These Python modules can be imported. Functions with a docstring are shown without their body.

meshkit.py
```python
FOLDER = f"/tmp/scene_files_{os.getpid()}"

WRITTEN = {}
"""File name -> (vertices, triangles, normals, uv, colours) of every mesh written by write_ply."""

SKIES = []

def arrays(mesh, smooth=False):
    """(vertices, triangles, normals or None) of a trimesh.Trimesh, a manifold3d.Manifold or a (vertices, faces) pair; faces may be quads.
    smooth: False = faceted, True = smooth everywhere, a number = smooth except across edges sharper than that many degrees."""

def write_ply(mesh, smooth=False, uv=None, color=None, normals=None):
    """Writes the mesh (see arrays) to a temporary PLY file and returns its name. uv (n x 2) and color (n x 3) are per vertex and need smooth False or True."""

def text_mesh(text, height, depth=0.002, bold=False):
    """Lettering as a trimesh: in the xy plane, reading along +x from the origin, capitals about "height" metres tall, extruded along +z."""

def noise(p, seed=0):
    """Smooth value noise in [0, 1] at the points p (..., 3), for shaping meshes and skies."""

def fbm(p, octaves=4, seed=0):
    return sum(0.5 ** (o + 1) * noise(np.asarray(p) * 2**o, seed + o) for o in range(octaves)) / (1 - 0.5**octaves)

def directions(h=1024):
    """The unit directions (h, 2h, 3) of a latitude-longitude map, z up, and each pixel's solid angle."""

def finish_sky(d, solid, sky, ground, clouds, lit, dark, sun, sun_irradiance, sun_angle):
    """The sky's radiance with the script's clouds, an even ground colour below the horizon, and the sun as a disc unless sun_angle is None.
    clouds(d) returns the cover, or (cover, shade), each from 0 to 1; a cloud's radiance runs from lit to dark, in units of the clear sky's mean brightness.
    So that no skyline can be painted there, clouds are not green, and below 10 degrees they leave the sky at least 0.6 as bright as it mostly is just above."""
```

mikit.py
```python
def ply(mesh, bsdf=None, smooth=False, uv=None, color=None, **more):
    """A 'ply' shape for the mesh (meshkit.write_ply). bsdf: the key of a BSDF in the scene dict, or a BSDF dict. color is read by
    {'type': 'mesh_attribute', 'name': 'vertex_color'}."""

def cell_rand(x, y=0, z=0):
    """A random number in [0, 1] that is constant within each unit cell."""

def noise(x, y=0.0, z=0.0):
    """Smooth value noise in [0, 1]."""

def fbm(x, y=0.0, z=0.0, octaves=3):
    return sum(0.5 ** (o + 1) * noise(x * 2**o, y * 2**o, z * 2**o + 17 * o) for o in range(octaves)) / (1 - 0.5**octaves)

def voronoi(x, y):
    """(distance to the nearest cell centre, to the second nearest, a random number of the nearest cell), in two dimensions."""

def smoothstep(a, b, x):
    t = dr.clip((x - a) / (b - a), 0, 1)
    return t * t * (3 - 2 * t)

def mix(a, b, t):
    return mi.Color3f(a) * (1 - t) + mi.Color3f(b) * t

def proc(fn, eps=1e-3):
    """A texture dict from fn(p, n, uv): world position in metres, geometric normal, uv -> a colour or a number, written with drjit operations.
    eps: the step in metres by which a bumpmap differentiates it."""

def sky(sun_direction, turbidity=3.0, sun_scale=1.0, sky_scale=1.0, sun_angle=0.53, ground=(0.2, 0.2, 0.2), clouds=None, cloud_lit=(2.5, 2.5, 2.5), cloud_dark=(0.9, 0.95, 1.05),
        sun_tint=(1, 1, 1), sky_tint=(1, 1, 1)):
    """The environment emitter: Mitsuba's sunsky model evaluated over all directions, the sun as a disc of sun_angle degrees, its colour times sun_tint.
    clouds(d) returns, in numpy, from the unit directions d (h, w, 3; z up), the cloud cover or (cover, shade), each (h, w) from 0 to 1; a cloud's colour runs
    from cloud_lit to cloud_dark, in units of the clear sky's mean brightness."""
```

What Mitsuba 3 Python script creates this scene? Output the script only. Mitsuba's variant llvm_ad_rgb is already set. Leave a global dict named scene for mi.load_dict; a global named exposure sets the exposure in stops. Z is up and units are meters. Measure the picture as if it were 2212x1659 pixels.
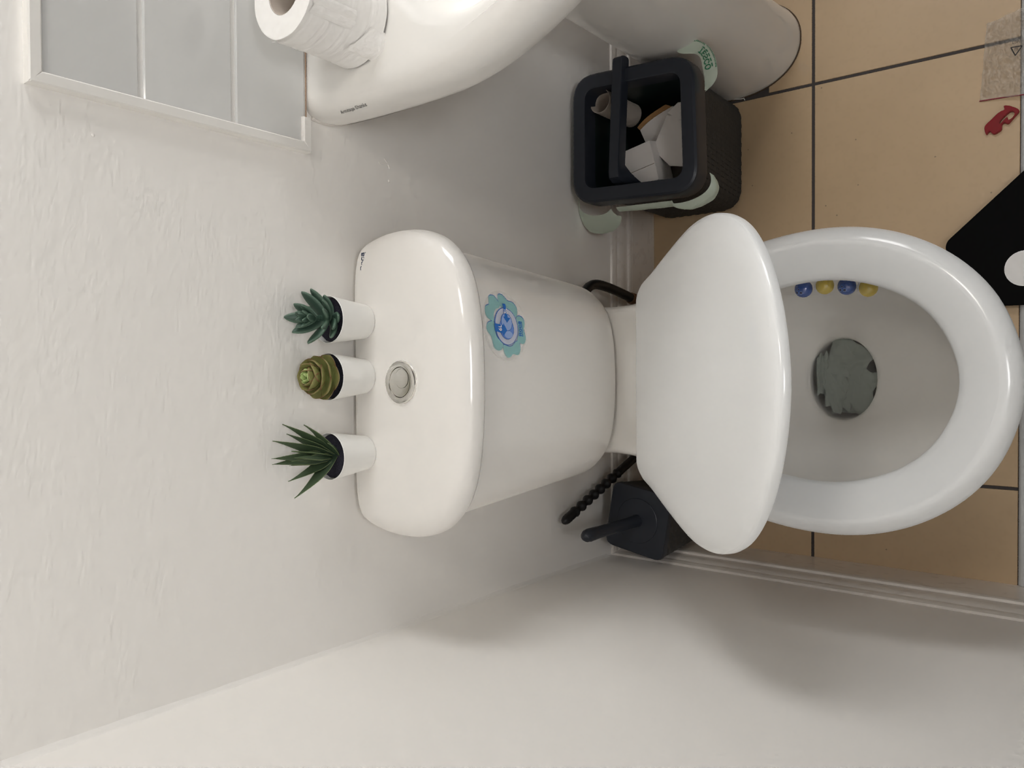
import math, numpy as np, trimesh, mitsuba as mi, drjit as dr, mikit, meshkit
from scipy.interpolate import splprep, splev
from shapely.geometry import Polygon, Point, LineString
from shapely import affinity
from mikit import proc, fbm, noise, smoothstep, mix
T = mi.ScalarTransform4f
scene, labels = {'type': 'scene'}, {}
rng = np.random.default_rng(7)

# ---------------------------------------------------------------- camera, lights, exposure
exposure = 0.24
F, PITCH, YAW, ROLL = 1726.3, 0.89514, -0.02835, -0.02727
EYE = np.array([0.34856, -0.79225, 1.42])
fw = np.array([math.sin(YAW)*math.cos(PITCH), math.cos(YAW)*math.cos(PITCH), -math.sin(PITCH)])
r0 = np.array([math.cos(YAW), -math.sin(YAW), 0.0]); u0 = np.cross(r0, fw)
cr = math.cos(ROLL)*r0 + math.sin(ROLL)*u0; cu = -math.sin(ROLL)*r0 + math.cos(ROLL)*u0
M4 = np.eye(4); M4[:3, 0], M4[:3, 1], M4[:3, 2], M4[:3, 3] = cu, cr, fw, EYE      # the phone is held sideways: picture up = right
scene['camera'] = {'type': 'perspective', 'fov': math.degrees(2*math.atan(1106/F)), 'fov_axis': 'x', 'near_clip': 0.02, 'far_clip': 50.0, 'to_world': T(M4.tolist())}

LAMP = (0.95, -0.75, 2.37)        # round ceiling lamp
LAMP_RAD = [16.2, 15.3, 13.9]
ADDED_SIDE_RAD = [9.0, 9.0, 8.95]     # unseen window added in the right wall to light the scene sideways
ADDED_FRONT_RAD = [12.6, 12.6, 12.6]        # glowing pane added in the unseen front wall for light from the front
scene['sky_light'] = {'type': 'constant', 'radiance': {'type': 'rgb', 'value': [0.02, 0.02, 0.02]}}

# ---------------------------------------------------------------- materials
def tw(b): return {'type': 'twosided', 'bsdf': b}
def rgb(c): return {'type': 'rgb', 'value': list(c)}
def prin(c, rough=0.5, spec=0.5, metal=0.0, coat=0.0, **k):
    c = c if isinstance(c, dict) else rgb(c)
    d = {'type': 'principled', 'base_color': c, 'roughness': rough, 'specular': spec, 'metallic': metal, **k}
    if coat: d['clearcoat'] = coat; d['clearcoat_gloss'] = 0.97
    return tw(d)
def bump(b, fn, scale, eps=1e-3):
    return {'type': 'bumpmap', 'arbitrary': proc(fn, eps), 'scale': scale, 'bsdf': b}

def f_wall(p, n, uv):
    s = p.x + p.y
    return fbm(s*150, p.z*430, 3, 2)*0.75 + fbm(s*55, p.z*75, 1, 2)*0.8 + fbm(s*9, p.z*9, 1, 2)*1.5 + smoothstep(0.90, 0.98, noise(s*130, p.z*130, 5))*0.5
def c_wall(p, n, uv):
    t = fbm(p.x*3+p.y*3, p.z*3, 4, 2)
    return mix((0.790, 0.772, 0.745), (0.820, 0.797, 0.765), t)
def c_tile(p, n, uv):
    t = fbm(p.x*9, p.y*9, 2.0, 4); s = fbm(p.x*160, p.y*160, 1.0, 2)
    c = mix((0.455, 0.325, 0.198), (0.525, 0.380, 0.236), t)
    c = mix(c, (0.40, 0.28, 0.165), smoothstep(0.55, 0.8, s)*0.12)
    d1, d2, w = mikit.voronoi(p.x*26, p.y*26)
    spots = dr.select(w > 0.86, 1 - smoothstep(0.02, 0.045, d1), 0.0)
    return mix(c, (0.15, 0.11, 0.075), spots*0.6)
def c_trimp(p, n, uv):
    d = smoothstep(0.60, 0.75, fbm(p.x*90+p.y*60, p.z*90, 6, 3))
    return mix((0.68, 0.64, 0.60), (0.46, 0.41, 0.37), d*0.22)
def c_tissue(p, n, uv):
    return mix((0.80, 0.785, 0.765), (0.86, 0.85, 0.83), fbm(p.x*150, p.y*150, p.z*150, 2))
def f_tissue(p, n, uv):
    return fbm(p.x*420, p.y*420, p.z*420, 2)
def c_soil(p, n, uv): return mix((0.006, 0.006, 0.011), (0.035, 0.034, 0.05), fbm(p.x*900, p.y*900, p.z*900, 2))
def f_soil(p, n, uv): return fbm(p.x*700, p.y*700, p.z*700, 2)
def c_ros(p, n, uv):      # echeveria: olive to pale at the base, reddish rim carried by uv.y
    g = mix((0.30, 0.34, 0.115), (0.205, 0.200, 0.068), uv.x)
    return mix(g, (0.17, 0.070, 0.034), smoothstep(0.80, 1.0, uv.y)*smoothstep(0.35, 0.8, uv.x))
def c_fle(p, n, uv):
    return mix((0.028, 0.058, 0.042), (0.085, 0.145, 0.105), smoothstep(0.35, 1.0, uv.y)*0.75 + 0.2*uv.x)
def c_alo(p, n, uv):
    g = mix((0.020, 0.038, 0.022), (0.050, 0.080, 0.036), uv.x)
    return mix(g, (0.16, 0.20, 0.085), smoothstep(0.80, 1.0, uv.y)*0.7)
def c_pan(p, n, uv):
    return mix((0.70, 0.685, 0.655), (0.66, 0.64, 0.61), fbm(p.x*6, p.y*6, p.z*6, 2)*0.5)

B = scene
B['m_wall'] = bump(prin(proc(c_wall), 0.55, 0.35), f_wall, 0.00060, 6e-4)
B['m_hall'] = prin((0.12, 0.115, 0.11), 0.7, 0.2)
B['m_ceiling'] = tw({'type': 'diffuse', 'reflectance': rgb((0.52, 0.51, 0.50))})
B['m_ceramic'] = prin((0.765, 0.745, 0.715), 0.12, 0.5, coat=0.6)
B['m_pan'] = prin(proc(c_pan), 0.12, 0.5, coat=0.4)
B['m_seat'] = prin((0.725, 0.735, 0.738), 0.17, 0.5, coat=0.35)
B['m_tile'] = prin(proc(c_tile), 0.38, 0.4)
B['m_grout'] = prin((0.060, 0.052, 0.050), 0.8, 0.2)
B['m_splash'] = prin((0.575, 0.575, 0.565), 0.10, 0.5)
B['m_splashgrout'] = prin((0.70, 0.685, 0.66), 0.3, 0.5)
B['m_whitetrim'] = prin((0.72, 0.705, 0.675), 0.35, 0.5)
B['m_skirting'] = prin(proc(c_trimp), 0.26, 0.5)
B['m_strip'] = prin((0.55, 0.56, 0.57), 0.35, 0.5, metal=0.4)
B['m_vinyl'] = prin((0.15, 0.14, 0.13), 0.6, 0.3)
B['m_navy'] = prin((0.0190, 0.0230, 0.0325), 0.38, 0.4)
B['m_weave'] = prin((0.0300, 0.0310, 0.0320), 0.50, 0.35)
B['m_black'] = prin((0.006, 0.006, 0.007), 0.42, 0.4)
B['m_blackcloth'] = prin((0.0028, 0.0028, 0.003), 0.85, 0.1)
B['m_chrome'] = {'type': 'roughconductor', 'material': 'Ag', 'alpha': 0.03, 'distribution': 'ggx', 'specular_reflectance': rgb((0.80, 0.80, 0.80))}
B['m_brass'] = prin((0.14, 0.075, 0.04), 0.45, 0.5, metal=0.5)
B['m_pot'] = prin((0.745, 0.740, 0.715), 0.35, 0.4)
B['m_soil'] = bump(prin(proc(c_soil), 0.85, 0.2), f_soil, 0.0012, 3e-4)
B['m_basin'] = prin((0.735, 0.720, 0.692), 0.20, 0.4, coat=0.25)
B['m_ros'] = prin(proc(c_ros), 0.45, 0.4)
B['m_bud'] = prin((0.33, 0.42, 0.155), 0.45, 0.4)
B['m_fle'] = prin(proc(c_fle), 0.42, 0.4)
B['m_alo'] = prin(proc(c_alo), 0.45, 0.4)
B['m_tissue'] = bump(tw({'type': 'diffuse', 'reflectance': proc(c_tissue)}), f_tissue, 0.0006, 4e-4)
B['m_wettissue'] = tw({'type': 'diffuse', 'reflectance': rgb((0.25, 0.275, 0.25))})
B['m_card'] = prin((0.66, 0.63, 0.605), 0.6, 0.3)
B['m_brown'] = prin((0.30, 0.165, 0.07), 0.75, 0.2)
B['m_darkcard'] = prin((0.13, 0.115, 0.10), 0.75, 0.2)
B['m_tube'] = prin((0.44, 0.385, 0.335), 0.8, 0.2)
B['m_bag'] = prin((0.50, 0.57, 0.48), 0.35, 0.5)
B['m_bag_darkened'] = prin((0.012, 0.022, 0.021), 0.35, 0.5)  # same pale liner film, its dark look inside the bin put into the colour
B['m_green'] = prin((0.025, 0.17, 0.085), 0.5, 0.3)
B['m_ink'] = prin((0.035, 0.045, 0.085), 0.4, 0.4)
B['m_greyink'] = prin((0.13, 0.125, 0.12), 0.5, 0.4)
B['m_blackink'] = prin((0.012, 0.012, 0.014), 0.5, 0.4)
B['m_petal'] = prin((0.245, 0.470, 0.475), 0.35, 0.5)
B['m_petaledge'] = prin((0.055, 0.135, 0.40), 0.35, 0.5)
B['m_stdisc'] = prin((0.50, 0.52, 0.62), 0.35, 0.5)
B['m_stpale'] = prin((0.27, 0.39, 0.68), 0.35, 0.5)
B['m_stmid'] = prin((0.105, 0.225, 0.58), 0.35, 0.5)
B['m_arrow'] = prin((0.012, 0.125, 0.46), 0.35, 0.5)
B['m_paper'] = prin((0.76, 0.75, 0.74), 0.5, 0.4)
B['m_stfilm'] = prin((0.69, 0.675, 0.645), 0.16, 0.5)
B['m_red'] = prin((0.20, 0.0025, 0.007), 0.36, 0.22)
B['m_zip'] = prin((0.20, 0.018, 0.035), 0.4, 0.5)
B['m_blue'] = prin((0.014, 0.060, 0.27), 0.35, 0.5)
B['m_blueline'] = prin((0.12, 0.22, 0.50), 0.35, 0.5)
B['m_darkblue'] = prin((0.004, 0.010, 0.075), 0.4, 0.5)
B['m_yellow'] = prin((0.58, 0.44, 0.065), 0.35, 0.5)
B['m_dirt'] = prin((0.085, 0.058, 0.038), 0.8, 0.2)
B['m_rust'] = prin((0.30, 0.20, 0.135), 0.7, 0.2)
B['m_caulk'] = prin((0.70, 0.67, 0.63), 0.5, 0.4)
B['m_glassfilm'] = {'type': 'thindielectric', 'int_ior': 1.5}
B['m_film'] = {'type': 'blendbsdf', 'weight': 0.20, 'a': {'type': 'thindielectric', 'int_ior': 1.5}, 'b': prin((0.62, 0.60, 0.57), 0.25, 0.8)}
B['m_lampshade'] = prin((0.8, 0.79, 0.76), 0.4, 0.4)

# ---------------------------------------------------------------- mesh helpers
used = {}
def num(name):
    k = used.get(name, 0); used[name] = k + 1
    return name if k == 0 else f'{name}_{k:03d}'
def tag(key, label=None, cat=None, group=None, kind=None):
    d = {k: v for k, v in (('label', label), ('category', cat), ('group', group), ('kind', kind)) if v}
    labels[key] = {**labels.get(key, {}), **d}
def add(name, mesh, mat, parent=None, smooth=35, label=None, cat=None, group=None, kind=None, uv=None):
    key = num((parent + '__' if parent else '') + name)
    scene[key] = mikit.ply(mesh, mat, smooth=smooth, uv=uv)
    if label or cat or group or kind: tag(key, label, cat, group, kind)
    return key
def thing(name, label, cat, group=None):
    key = num(name); tag(key, label, cat, group); return key
def tm(v, f): return trimesh.Trimesh(np.asarray(v, float), np.asarray(f, int), process=False)
def cat_(ms): return trimesh.util.concatenate(ms)
def loft(rings, cap0=True, cap1=True, closed=True, wrap=False):
    R = np.asarray(rings, float); m, n, _ = R.shape; V = R.reshape(-1, 3); Fq = []
    jn = n if closed else n - 1
    for i in range(m if wrap else m - 1):
        a, b = i*n, ((i+1) % m)*n
        for j in range(jn):
            k = (j+1) % n
            Fq += [[a+j, a+k, b+k], [a+j, b+k, b+j]]
    V = list(V)
    for do, i in ((cap0, 0), (cap1, m-1)):
        if do and closed and not wrap:
            c = len(V); V.append(R[i].mean(0))
            for j in range(n):
                k = (j+1) % n
                Fq.append([c, i*n+k, i*n+j] if i == 0 else [c, i*n+j, i*n+k])
    return tm(V, Fq)
def box(x0, x1, y0, y1, z0, z1, c=0.0):
    """box with chamfered edges c"""
    if c <= 0:
        m = trimesh.creation.box((x1-x0, y1-y0, z1-z0)); m.apply_translation(((x0+x1)/2, (y0+y1)/2, (z0+z1)/2)); return m
    r = lambda d, z: [[x0+d, y0+d, z], [x1-d, y0+d, z], [x1-d, y1-d, z], [x0+d, y1-d, z]]
    return loft([r(c, z0), r(0, z0+c), r(0, z1-c), r(c, z1)])
def lathe(prof, n=64, c=(0, 0, 0), axis=None):
    a = np.linspace(0, 2*np.pi, n, endpoint=False)
    rings = [np.c_[r*np.cos(a), r*np.sin(a), np.full(n, z)] for r, z in prof]
    m = loft(rings, prof[0][0] > 1e-6, prof[-1][0] > 1e-6)
    if axis is not None: m.apply_transform(trimesh.geometry.align_vectors([0, 0, 1], axis))
    m.apply_translation(c); return m
def smooth_closed(pts, n=200, s=0):
    p = np.array(list(pts) + [pts[0]], float)
    tck, _ = splprep(p.T, s=s, per=True, k=3)
    return np.array(splev(np.linspace(0, 1, n, endpoint=False), tck)).T
def smooth_open(pts, n=40):
    p = np.array(pts, float)
    tck, _ = splprep(p.T, s=0, k=min(3, len(p)-1))
    return np.array(splev(np.linspace(0, 1, n), tck)).T
def mirror(half):
    """half outline from (0, y) round to (0, y2) -> closed outline, both sides"""
    h = list(half); return h + [(-x, y) for x, y in h[-2:0:-1]]
def polar(outline, c, n=160):
    """resample a star-shaped outline at n even polar angles about c"""
    o = np.asarray(outline) - c; o = np.vstack([o, o[:1]]); out = []
    ls = LineString(o)
    for a in np.linspace(0, 2*np.pi, n, endpoint=False):
        g = LineString([(0, 0), (3*math.cos(a), 3*math.sin(a))]).intersection(ls)
        pts = [g] if g.geom_type == 'Point' else [q for q in getattr(g, 'geoms', []) if q.geom_type == 'Point']
        q = max(pts, key=lambda t: t.x**2 + t.y**2); out.append((q.x, q.y))
    return np.array(out) + c
def inset(o, d):
    o = np.asarray(o); t = np.roll(o, -1, 0) - np.roll(o, 1, 0); t /= np.linalg.norm(t, axis=1)[:, None] + 1e-12
    nrm = np.c_[-t[:, 1], t[:, 0]]
    area = np.sum(o[:, 0]*np.roll(o[:, 1], -1) - np.roll(o[:, 0], -1)*o[:, 1])
    return o + nrm*d*(1 if area > 0 else -1)
def ring(o, z): return np.c_[np.asarray(o), np.full(len(o), z)]
def tube(path, rad, n=14, cap=True):
    P = np.asarray(path, float); rad = np.broadcast_to(rad, len(P)); t = np.gradient(P, axis=0); t /= np.linalg.norm(t, axis=1)[:, None]
    a = np.cross(t[0], [0.31, 0.27, 0.91]); a /= np.linalg.norm(a); ang = np.linspace(0, 2*np.pi, n, endpoint=False); rings = []
    for p, d, r in zip(P, t, rad):
        a = a - d*np.dot(a, d); a /= np.linalg.norm(a); b = np.cross(d, a)
        rings.append(p + r*(np.cos(ang)[:, None]*a + np.sin(ang)[:, None]*b))
    return loft(rings, cap, cap)
def rrect(x0, x1, y0, y1, r, k=8):
    pts = []
    for cx, cy, a0 in ((x1-r, y1-r, 0), (x0+r, y1-r, 90), (x0+r, y0+r, 180), (x1-r, y0+r, 270)):
        for a in np.radians(np.linspace(a0, a0+90, k)): pts.append((cx+r*math.cos(a), cy+r*math.sin(a)))
    return np.array(pts)
def rquad(c4, r, k=7):
    """quad with rounded corners, corners counter-clockwise, k points per corner"""
    c4 = np.asarray(c4, float); out = []
    for i in range(4):
        p, a, b = c4[i], c4[i-1], c4[(i+1) % 4]
        d0 = (a-p)/np.linalg.norm(a-p); d1 = (b-p)/np.linalg.norm(b-p)
        for t in np.linspace(0, 1, k):
            s, e = p+d0*r, p+d1*r; out.append((1-t)**2*s + 2*t*(1-t)*p + t*t*e)
    return np.array(out)
def extr(poly, h):
    g = [poly] if poly.geom_type == 'Polygon' else list(poly.geoms)
    return cat_([trimesh.creation.extrude_polygon(q, h, engine='earcut') for q in g if q.area > 1e-12])
def frame(m, o, dx, dy):
    dx = np.array(dx, float); dx /= np.linalg.norm(dx); dy = np.array(dy, float); dy -= dx*np.dot(dx, dy); dy /= np.linalg.norm(dy)
    A = np.eye(4); A[:3, 0], A[:3, 1], A[:3, 2], A[:3, 3] = dx, dy, np.cross(dx, dy), o
    m = m.copy(); m.apply_transform(A); return m
def text(s, h, depth=0.0003, bold=False, shear=0.0, sx=1.0):
    m = meshkit.text_mesh(s, h, depth, bold); v = m.vertices.copy(); v[:, 0] = v[:, 0]*sx + shear*v[:, 1]; m.vertices = v
    return m
def grid(fn, nu, nv):
    u, v = np.meshgrid(np.linspace(0, 1, nu), np.linspace(0, 1, nv), indexing='ij')
    V = np.array([fn(a, b) for a, b in zip(u.ravel(), v.ravel())]); f = []
    for i in range(nu-1):
        for j in range(nv-1):
            a = i*nv+j; f += [[a, a+nv, a+nv+1], [a, a+nv+1, a+1]]
    return tm(V, f), np.c_[u.ravel(), v.ravel()]

# ---------------------------------------------------------------- the room
RX, FY, CZ = 1.85, -1.95, 2.40
add('wall_back', box(-0.12, RX+0.12, 0, 0.12, 0, CZ), 'm_wall', smooth=False, kind='structure', label='white painted back wall with faint roller texture behind the toilet')
add('wall_left', box(-0.12, 0, FY, 0.0, 0, CZ), 'm_wall', smooth=False, kind='structure', label='white painted side wall beside the toilet brush')
# right wall with an opening for the added window, front wall of the hall
WY0, WY1, WZ0, WZ1 = -0.80, -0.06, 1.28, 1.98
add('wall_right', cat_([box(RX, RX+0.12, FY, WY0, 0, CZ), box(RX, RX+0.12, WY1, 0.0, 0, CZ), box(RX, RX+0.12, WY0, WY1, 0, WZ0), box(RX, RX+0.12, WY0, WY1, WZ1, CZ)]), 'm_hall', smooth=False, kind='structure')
FX0, FX1, FZ0, FZ1 = 0.13, 0.67, 1.68, 2.22
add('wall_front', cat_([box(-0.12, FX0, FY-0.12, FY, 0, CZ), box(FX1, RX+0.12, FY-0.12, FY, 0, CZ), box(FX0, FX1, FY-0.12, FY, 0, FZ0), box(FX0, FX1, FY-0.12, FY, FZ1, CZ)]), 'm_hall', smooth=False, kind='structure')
added_win2 = add('added_window_2', cat_([box(FX0, FX1, FY-0.09, FY-0.03, FZ0, FZ0+0.05), box(FX0, FX1, FY-0.09, FY-0.03, FZ1-0.05, FZ1), box(FX0, FX0+0.05, FY-0.09, FY-0.03, FZ0+0.05, FZ1-0.05), box(FX1-0.05, FX1, FY-0.09, FY-0.03, FZ0+0.05, FZ1-0.05)]), 'm_whitetrim', smooth=False, kind='structure')  # unseen window, added to bring light onto the tank front and back wall
k = add('added_pane', tm([[FX0+0.05, FY-0.06, FZ0+0.05], [FX1-0.05, FY-0.06, FZ0+0.05], [FX1-0.05, FY-0.06, FZ1-0.05], [FX0+0.05, FY-0.06, FZ1-0.05]], [[0, 2, 1], [0, 3, 2]]), 'm_ceiling', added_win2, smooth=False)
scene[k]['emitter'] = {'type': 'area', 'radiance': rgb(ADDED_FRONT_RAD)}
add('ceiling', box(-0.12, RX+0.12, FY-0.12, 0.12, CZ, CZ+0.1), 'm_ceiling', smooth=False, kind='structure')
X0, X1, YM = RX+0.03, RX+0.09, (WY0+WY1)/2
added_win = add('added_window_1', cat_([box(X0, X1, WY0, WY1, WZ0, WZ0+0.05), box(X0, X1, WY0, WY1, WZ1-0.05, WZ1), box(X0, X1, WY0, WY0+0.05, WZ0+0.05, WZ1-0.05), box(X0, X1, WY1-0.05, WY1, WZ0+0.05, WZ1-0.05), box(X0, X1, YM-0.015, YM+0.015, WZ0+0.05, WZ1-0.05)]), 'm_whitetrim', smooth=False, kind='structure')  # unseen window, added, placed and sized for the light from the right
for a, b in ((WY0+0.05, YM-0.015), (YM+0.015, WY1-0.05)):
    z0, z1 = WZ0+0.05, WZ1-0.05; x = RX+0.06
    k = add('added_pane', tm([[x, a, z0], [x, b, z0], [x, b, z1], [x, a, z1]], [[0, 2, 1], [0, 3, 2]]), 'm_ceiling', added_win, smooth=False)
    scene[k]['emitter'] = {'type': 'area', 'radiance': rgb(ADDED_SIDE_RAD)}
lamp = thing('ceiling_lamp', 'round white ceiling lamp', 'lamp')
add('base', lathe([(0.19, CZ-0.002), (0.19, CZ-0.025), (0.18, CZ-0.03)], 48, (LAMP[0], LAMP[1], 0)), 'm_lampshade', lamp)
k = add('diffuser', lathe([(0.0, 2.325), (0.08, 2.329), (0.13, 2.341), (0.16, 2.358), (0.168, 2.369)], 48, (LAMP[0], LAMP[1], 0)), 'm_ceiling', lamp)
m_ = lathe([(0.0, 2.325), (0.08, 2.329), (0.13, 2.341), (0.16, 2.358), (0.168, 2.369)], 48, (LAMP[0], LAMP[1], 0)); 
if m_.face_normals[:, 2].mean() > 0: m_.invert()
scene[k] = mikit.ply(m_, 'm_ceiling', smooth=60); scene[k]['emitter'] = {'type': 'area', 'radiance': rgb(LAMP_RAD)}

# floor: dark grout bed with single beige tiles, then the strip and the grey floor beyond it
YT = -0.637
fl = add('floor', cat_([box(-0.02, RX+0.02, YT, 0.02, -0.06, -0.0012), box(-0.02, RX+0.02, FY, YT, -0.06, -0.0005)]), 'm_grout', smooth=False, kind='structure')
GW = 0.0026
def tile(x0, x1, y0, y1):
    add('tile', box(x0, x1, y0, y1, -0.02, 0.0 + rng.uniform(-0.0002, 0.0002), 0.0007), 'm_tile', fl, smooth=False)
xs = [0.0, 0.164, 0.503, 0.842, 1.181, 1.520, RX]
for i in range(6):
    x0, x1 = xs[i] + (GW if i else 0), xs[i+1] - (GW if i < 5 else 0)
    yb = -0.2503 if i == 3 else 0.0            # this tile is cut short, bare bed behind it
    tile(x0, x1, -0.329+GW, yb)
    tile(x0, x1, YT+0.002, -0.329-GW)
add('hall_floor', box(0.0, RX, FY, YT-0.045, -0.03, 0.0), 'm_vinyl', fl, smooth=False, label='grey floor beyond the threshold strip')
strip_prof = [(YT+0.001, 0.0), (YT+0.0005, 0.003), (YT-0.004, 0.0065), (YT-0.02, 0.008), (YT-0.036, 0.0065), (YT-0.046, 0.001)]
add('trim_1', loft([[(x, y, z) for y, z in strip_prof] for x in (0.0185, RX)], False, False, closed=False), 'm_strip', smooth=40, kind='structure', label='pale grey threshold strip across the edge of the tiled floor')

# skirting boards with a moulded top
prof = [(0.0, 0.1355), (0.0035, 0.134), (0.0062, 0.129), (0.0072, 0.1235), (0.0066, 0.1215), (0.0078, 0.1205), (0.0105, 0.116), (0.0125, 0.109), (0.0128, 0.1025), (0.0120, 0.0985), (0.0130, 0.0955), (0.0165, 0.0945), (0.0182, 0.0915), (0.0180, 0.0875), (0.0170, 0.0860), (0.0175, 0.0845), (0.0179, 0.0835), (0.0179, 0.0)]
xsb = np.linspace(0.0, RX, 120)
jit = lambda s, i: (meshkit.noise(np.array([[s*40, i*3.7, 0.5]]))[0]-0.5)*0.0009
add('baseboard_back', loft([[(x, -a-jit(x, i)*(a > 0.001), z) for i, (a, z) in enumerate(prof)] for x in xsb], False, False, closed=False), 'm_skirting', smooth=28, kind='structure', label='moulded white skirting board along the back wall')
ysb = np.linspace(0.0, FY, 140)
add('baseboard_left', loft([[(a+jit(y+9, i)*(a > 0.001), min(y, -a if y > -0.02 else y), z) for i, (a, z) in enumerate(prof)] for y in ysb], False, False, closed=False), 'm_skirting', smooth=28, kind='structure', label='moulded white skirting board along the left wall')
# lumps of old paint and filler on the walls
def blob(c, r, h, wall, n=14):
    prof_ = [(r, 0.0), (r*0.85, h*0.5), (r*0.5, h*0.9), (0.0, h)]
    return lathe(prof_, n, c, [0, -1, 0] if wall == 'wall_back' else [1, 0, 0])
for x, z, r in ((0.5065, 0.636, 0.0042), (0.655, 1.045, 0.002), (0.575, 1.07, 0.0018), (0.60, 0.69, 0.0018)):
    add('paint_blob', blob((x, 0.0, z), r, r*0.5, 'wall_back'), 'm_wall', 'wall_back')
for q in ([(0.628, -0.0002, 0.6985), (0.622, -0.0003, 0.692), (0.6165, -0.0002, 0.689)], [(0.622, -0.0003, 0.692), (0.620, -0.0003, 0.702), (0.621, -0.0002, 0.708)]):
    add('paint_ridge', tube(smooth_open(q, 12) if len(q) > 3 else np.array(q), 0.0008, 8), 'm_wall', 'wall_back')
# rough filler in the corner
cz_ = np.linspace(0.15, 1.6, 90)
rg = meshkit.fbm(np.c_[cz_*22, cz_*0, cz_*0+3.3], 3)
add('filler_bead', loft([[(0.0, -0.003-0.006*g, z), (0.0008+0.0012*g, -0.0015-0.002*g, z), (0.003+0.004*g, 0.0, z)] for z, g in zip(cz_, rg)], False, False, closed=False), 'm_wall', 'wall_left', smooth=True)

# splashback tiles above the basin
TX0, TZT, TZB = 0.6075, 1.1300, 0.8235
rows = [(1.0290, 1.1190), (0.9262, 1.0234), (0.8300, 0.9206)]
add('tile_grout', box(TX0+0.006, RX, -0.0045, 0.0, TZB+0.003, TZT-0.003), 'm_splashgrout', 'wall_back', smooth=False)
for z0, z1 in rows:
    for x0, x1 in ((TX0+0.012, 0.868), (0.873, 1.123), (1.128, 1.378), (1.383, 1.633), (1.638, RX)):
        add('tile', box(x0, x1, -0.0075, -0.001, z0, z1, 0.0013), 'm_splash', 'wall_back', smooth=False)
w, d = 0.0115, 0.0125
def bar(x0, x1, z0, z1): return box(x0, x1, -d, 0.0, z0, z1, 0.0012)
def mitre(p): return loft([[(x, -d+(0.0015 if e else 0.0), z) for x, z in inset(np.array(p), 0.0012 if e == 0 else 0.0)] if False else [(x, y, z) for x, z in pp] for e, (y, pp) in enumerate(((0.0, p), (-d+0.0014, p), (-d, inset(np.array(p), 0.0014))))])
add('trim_2', mitre([(TX0, TZB), (TX0+w, TZB+w), (TX0+w, TZT-w), (TX0, TZT)]), 'm_whitetrim', smooth=False, kind='structure', label='white plastic tile trim down the left edge of the splashback')
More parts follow.
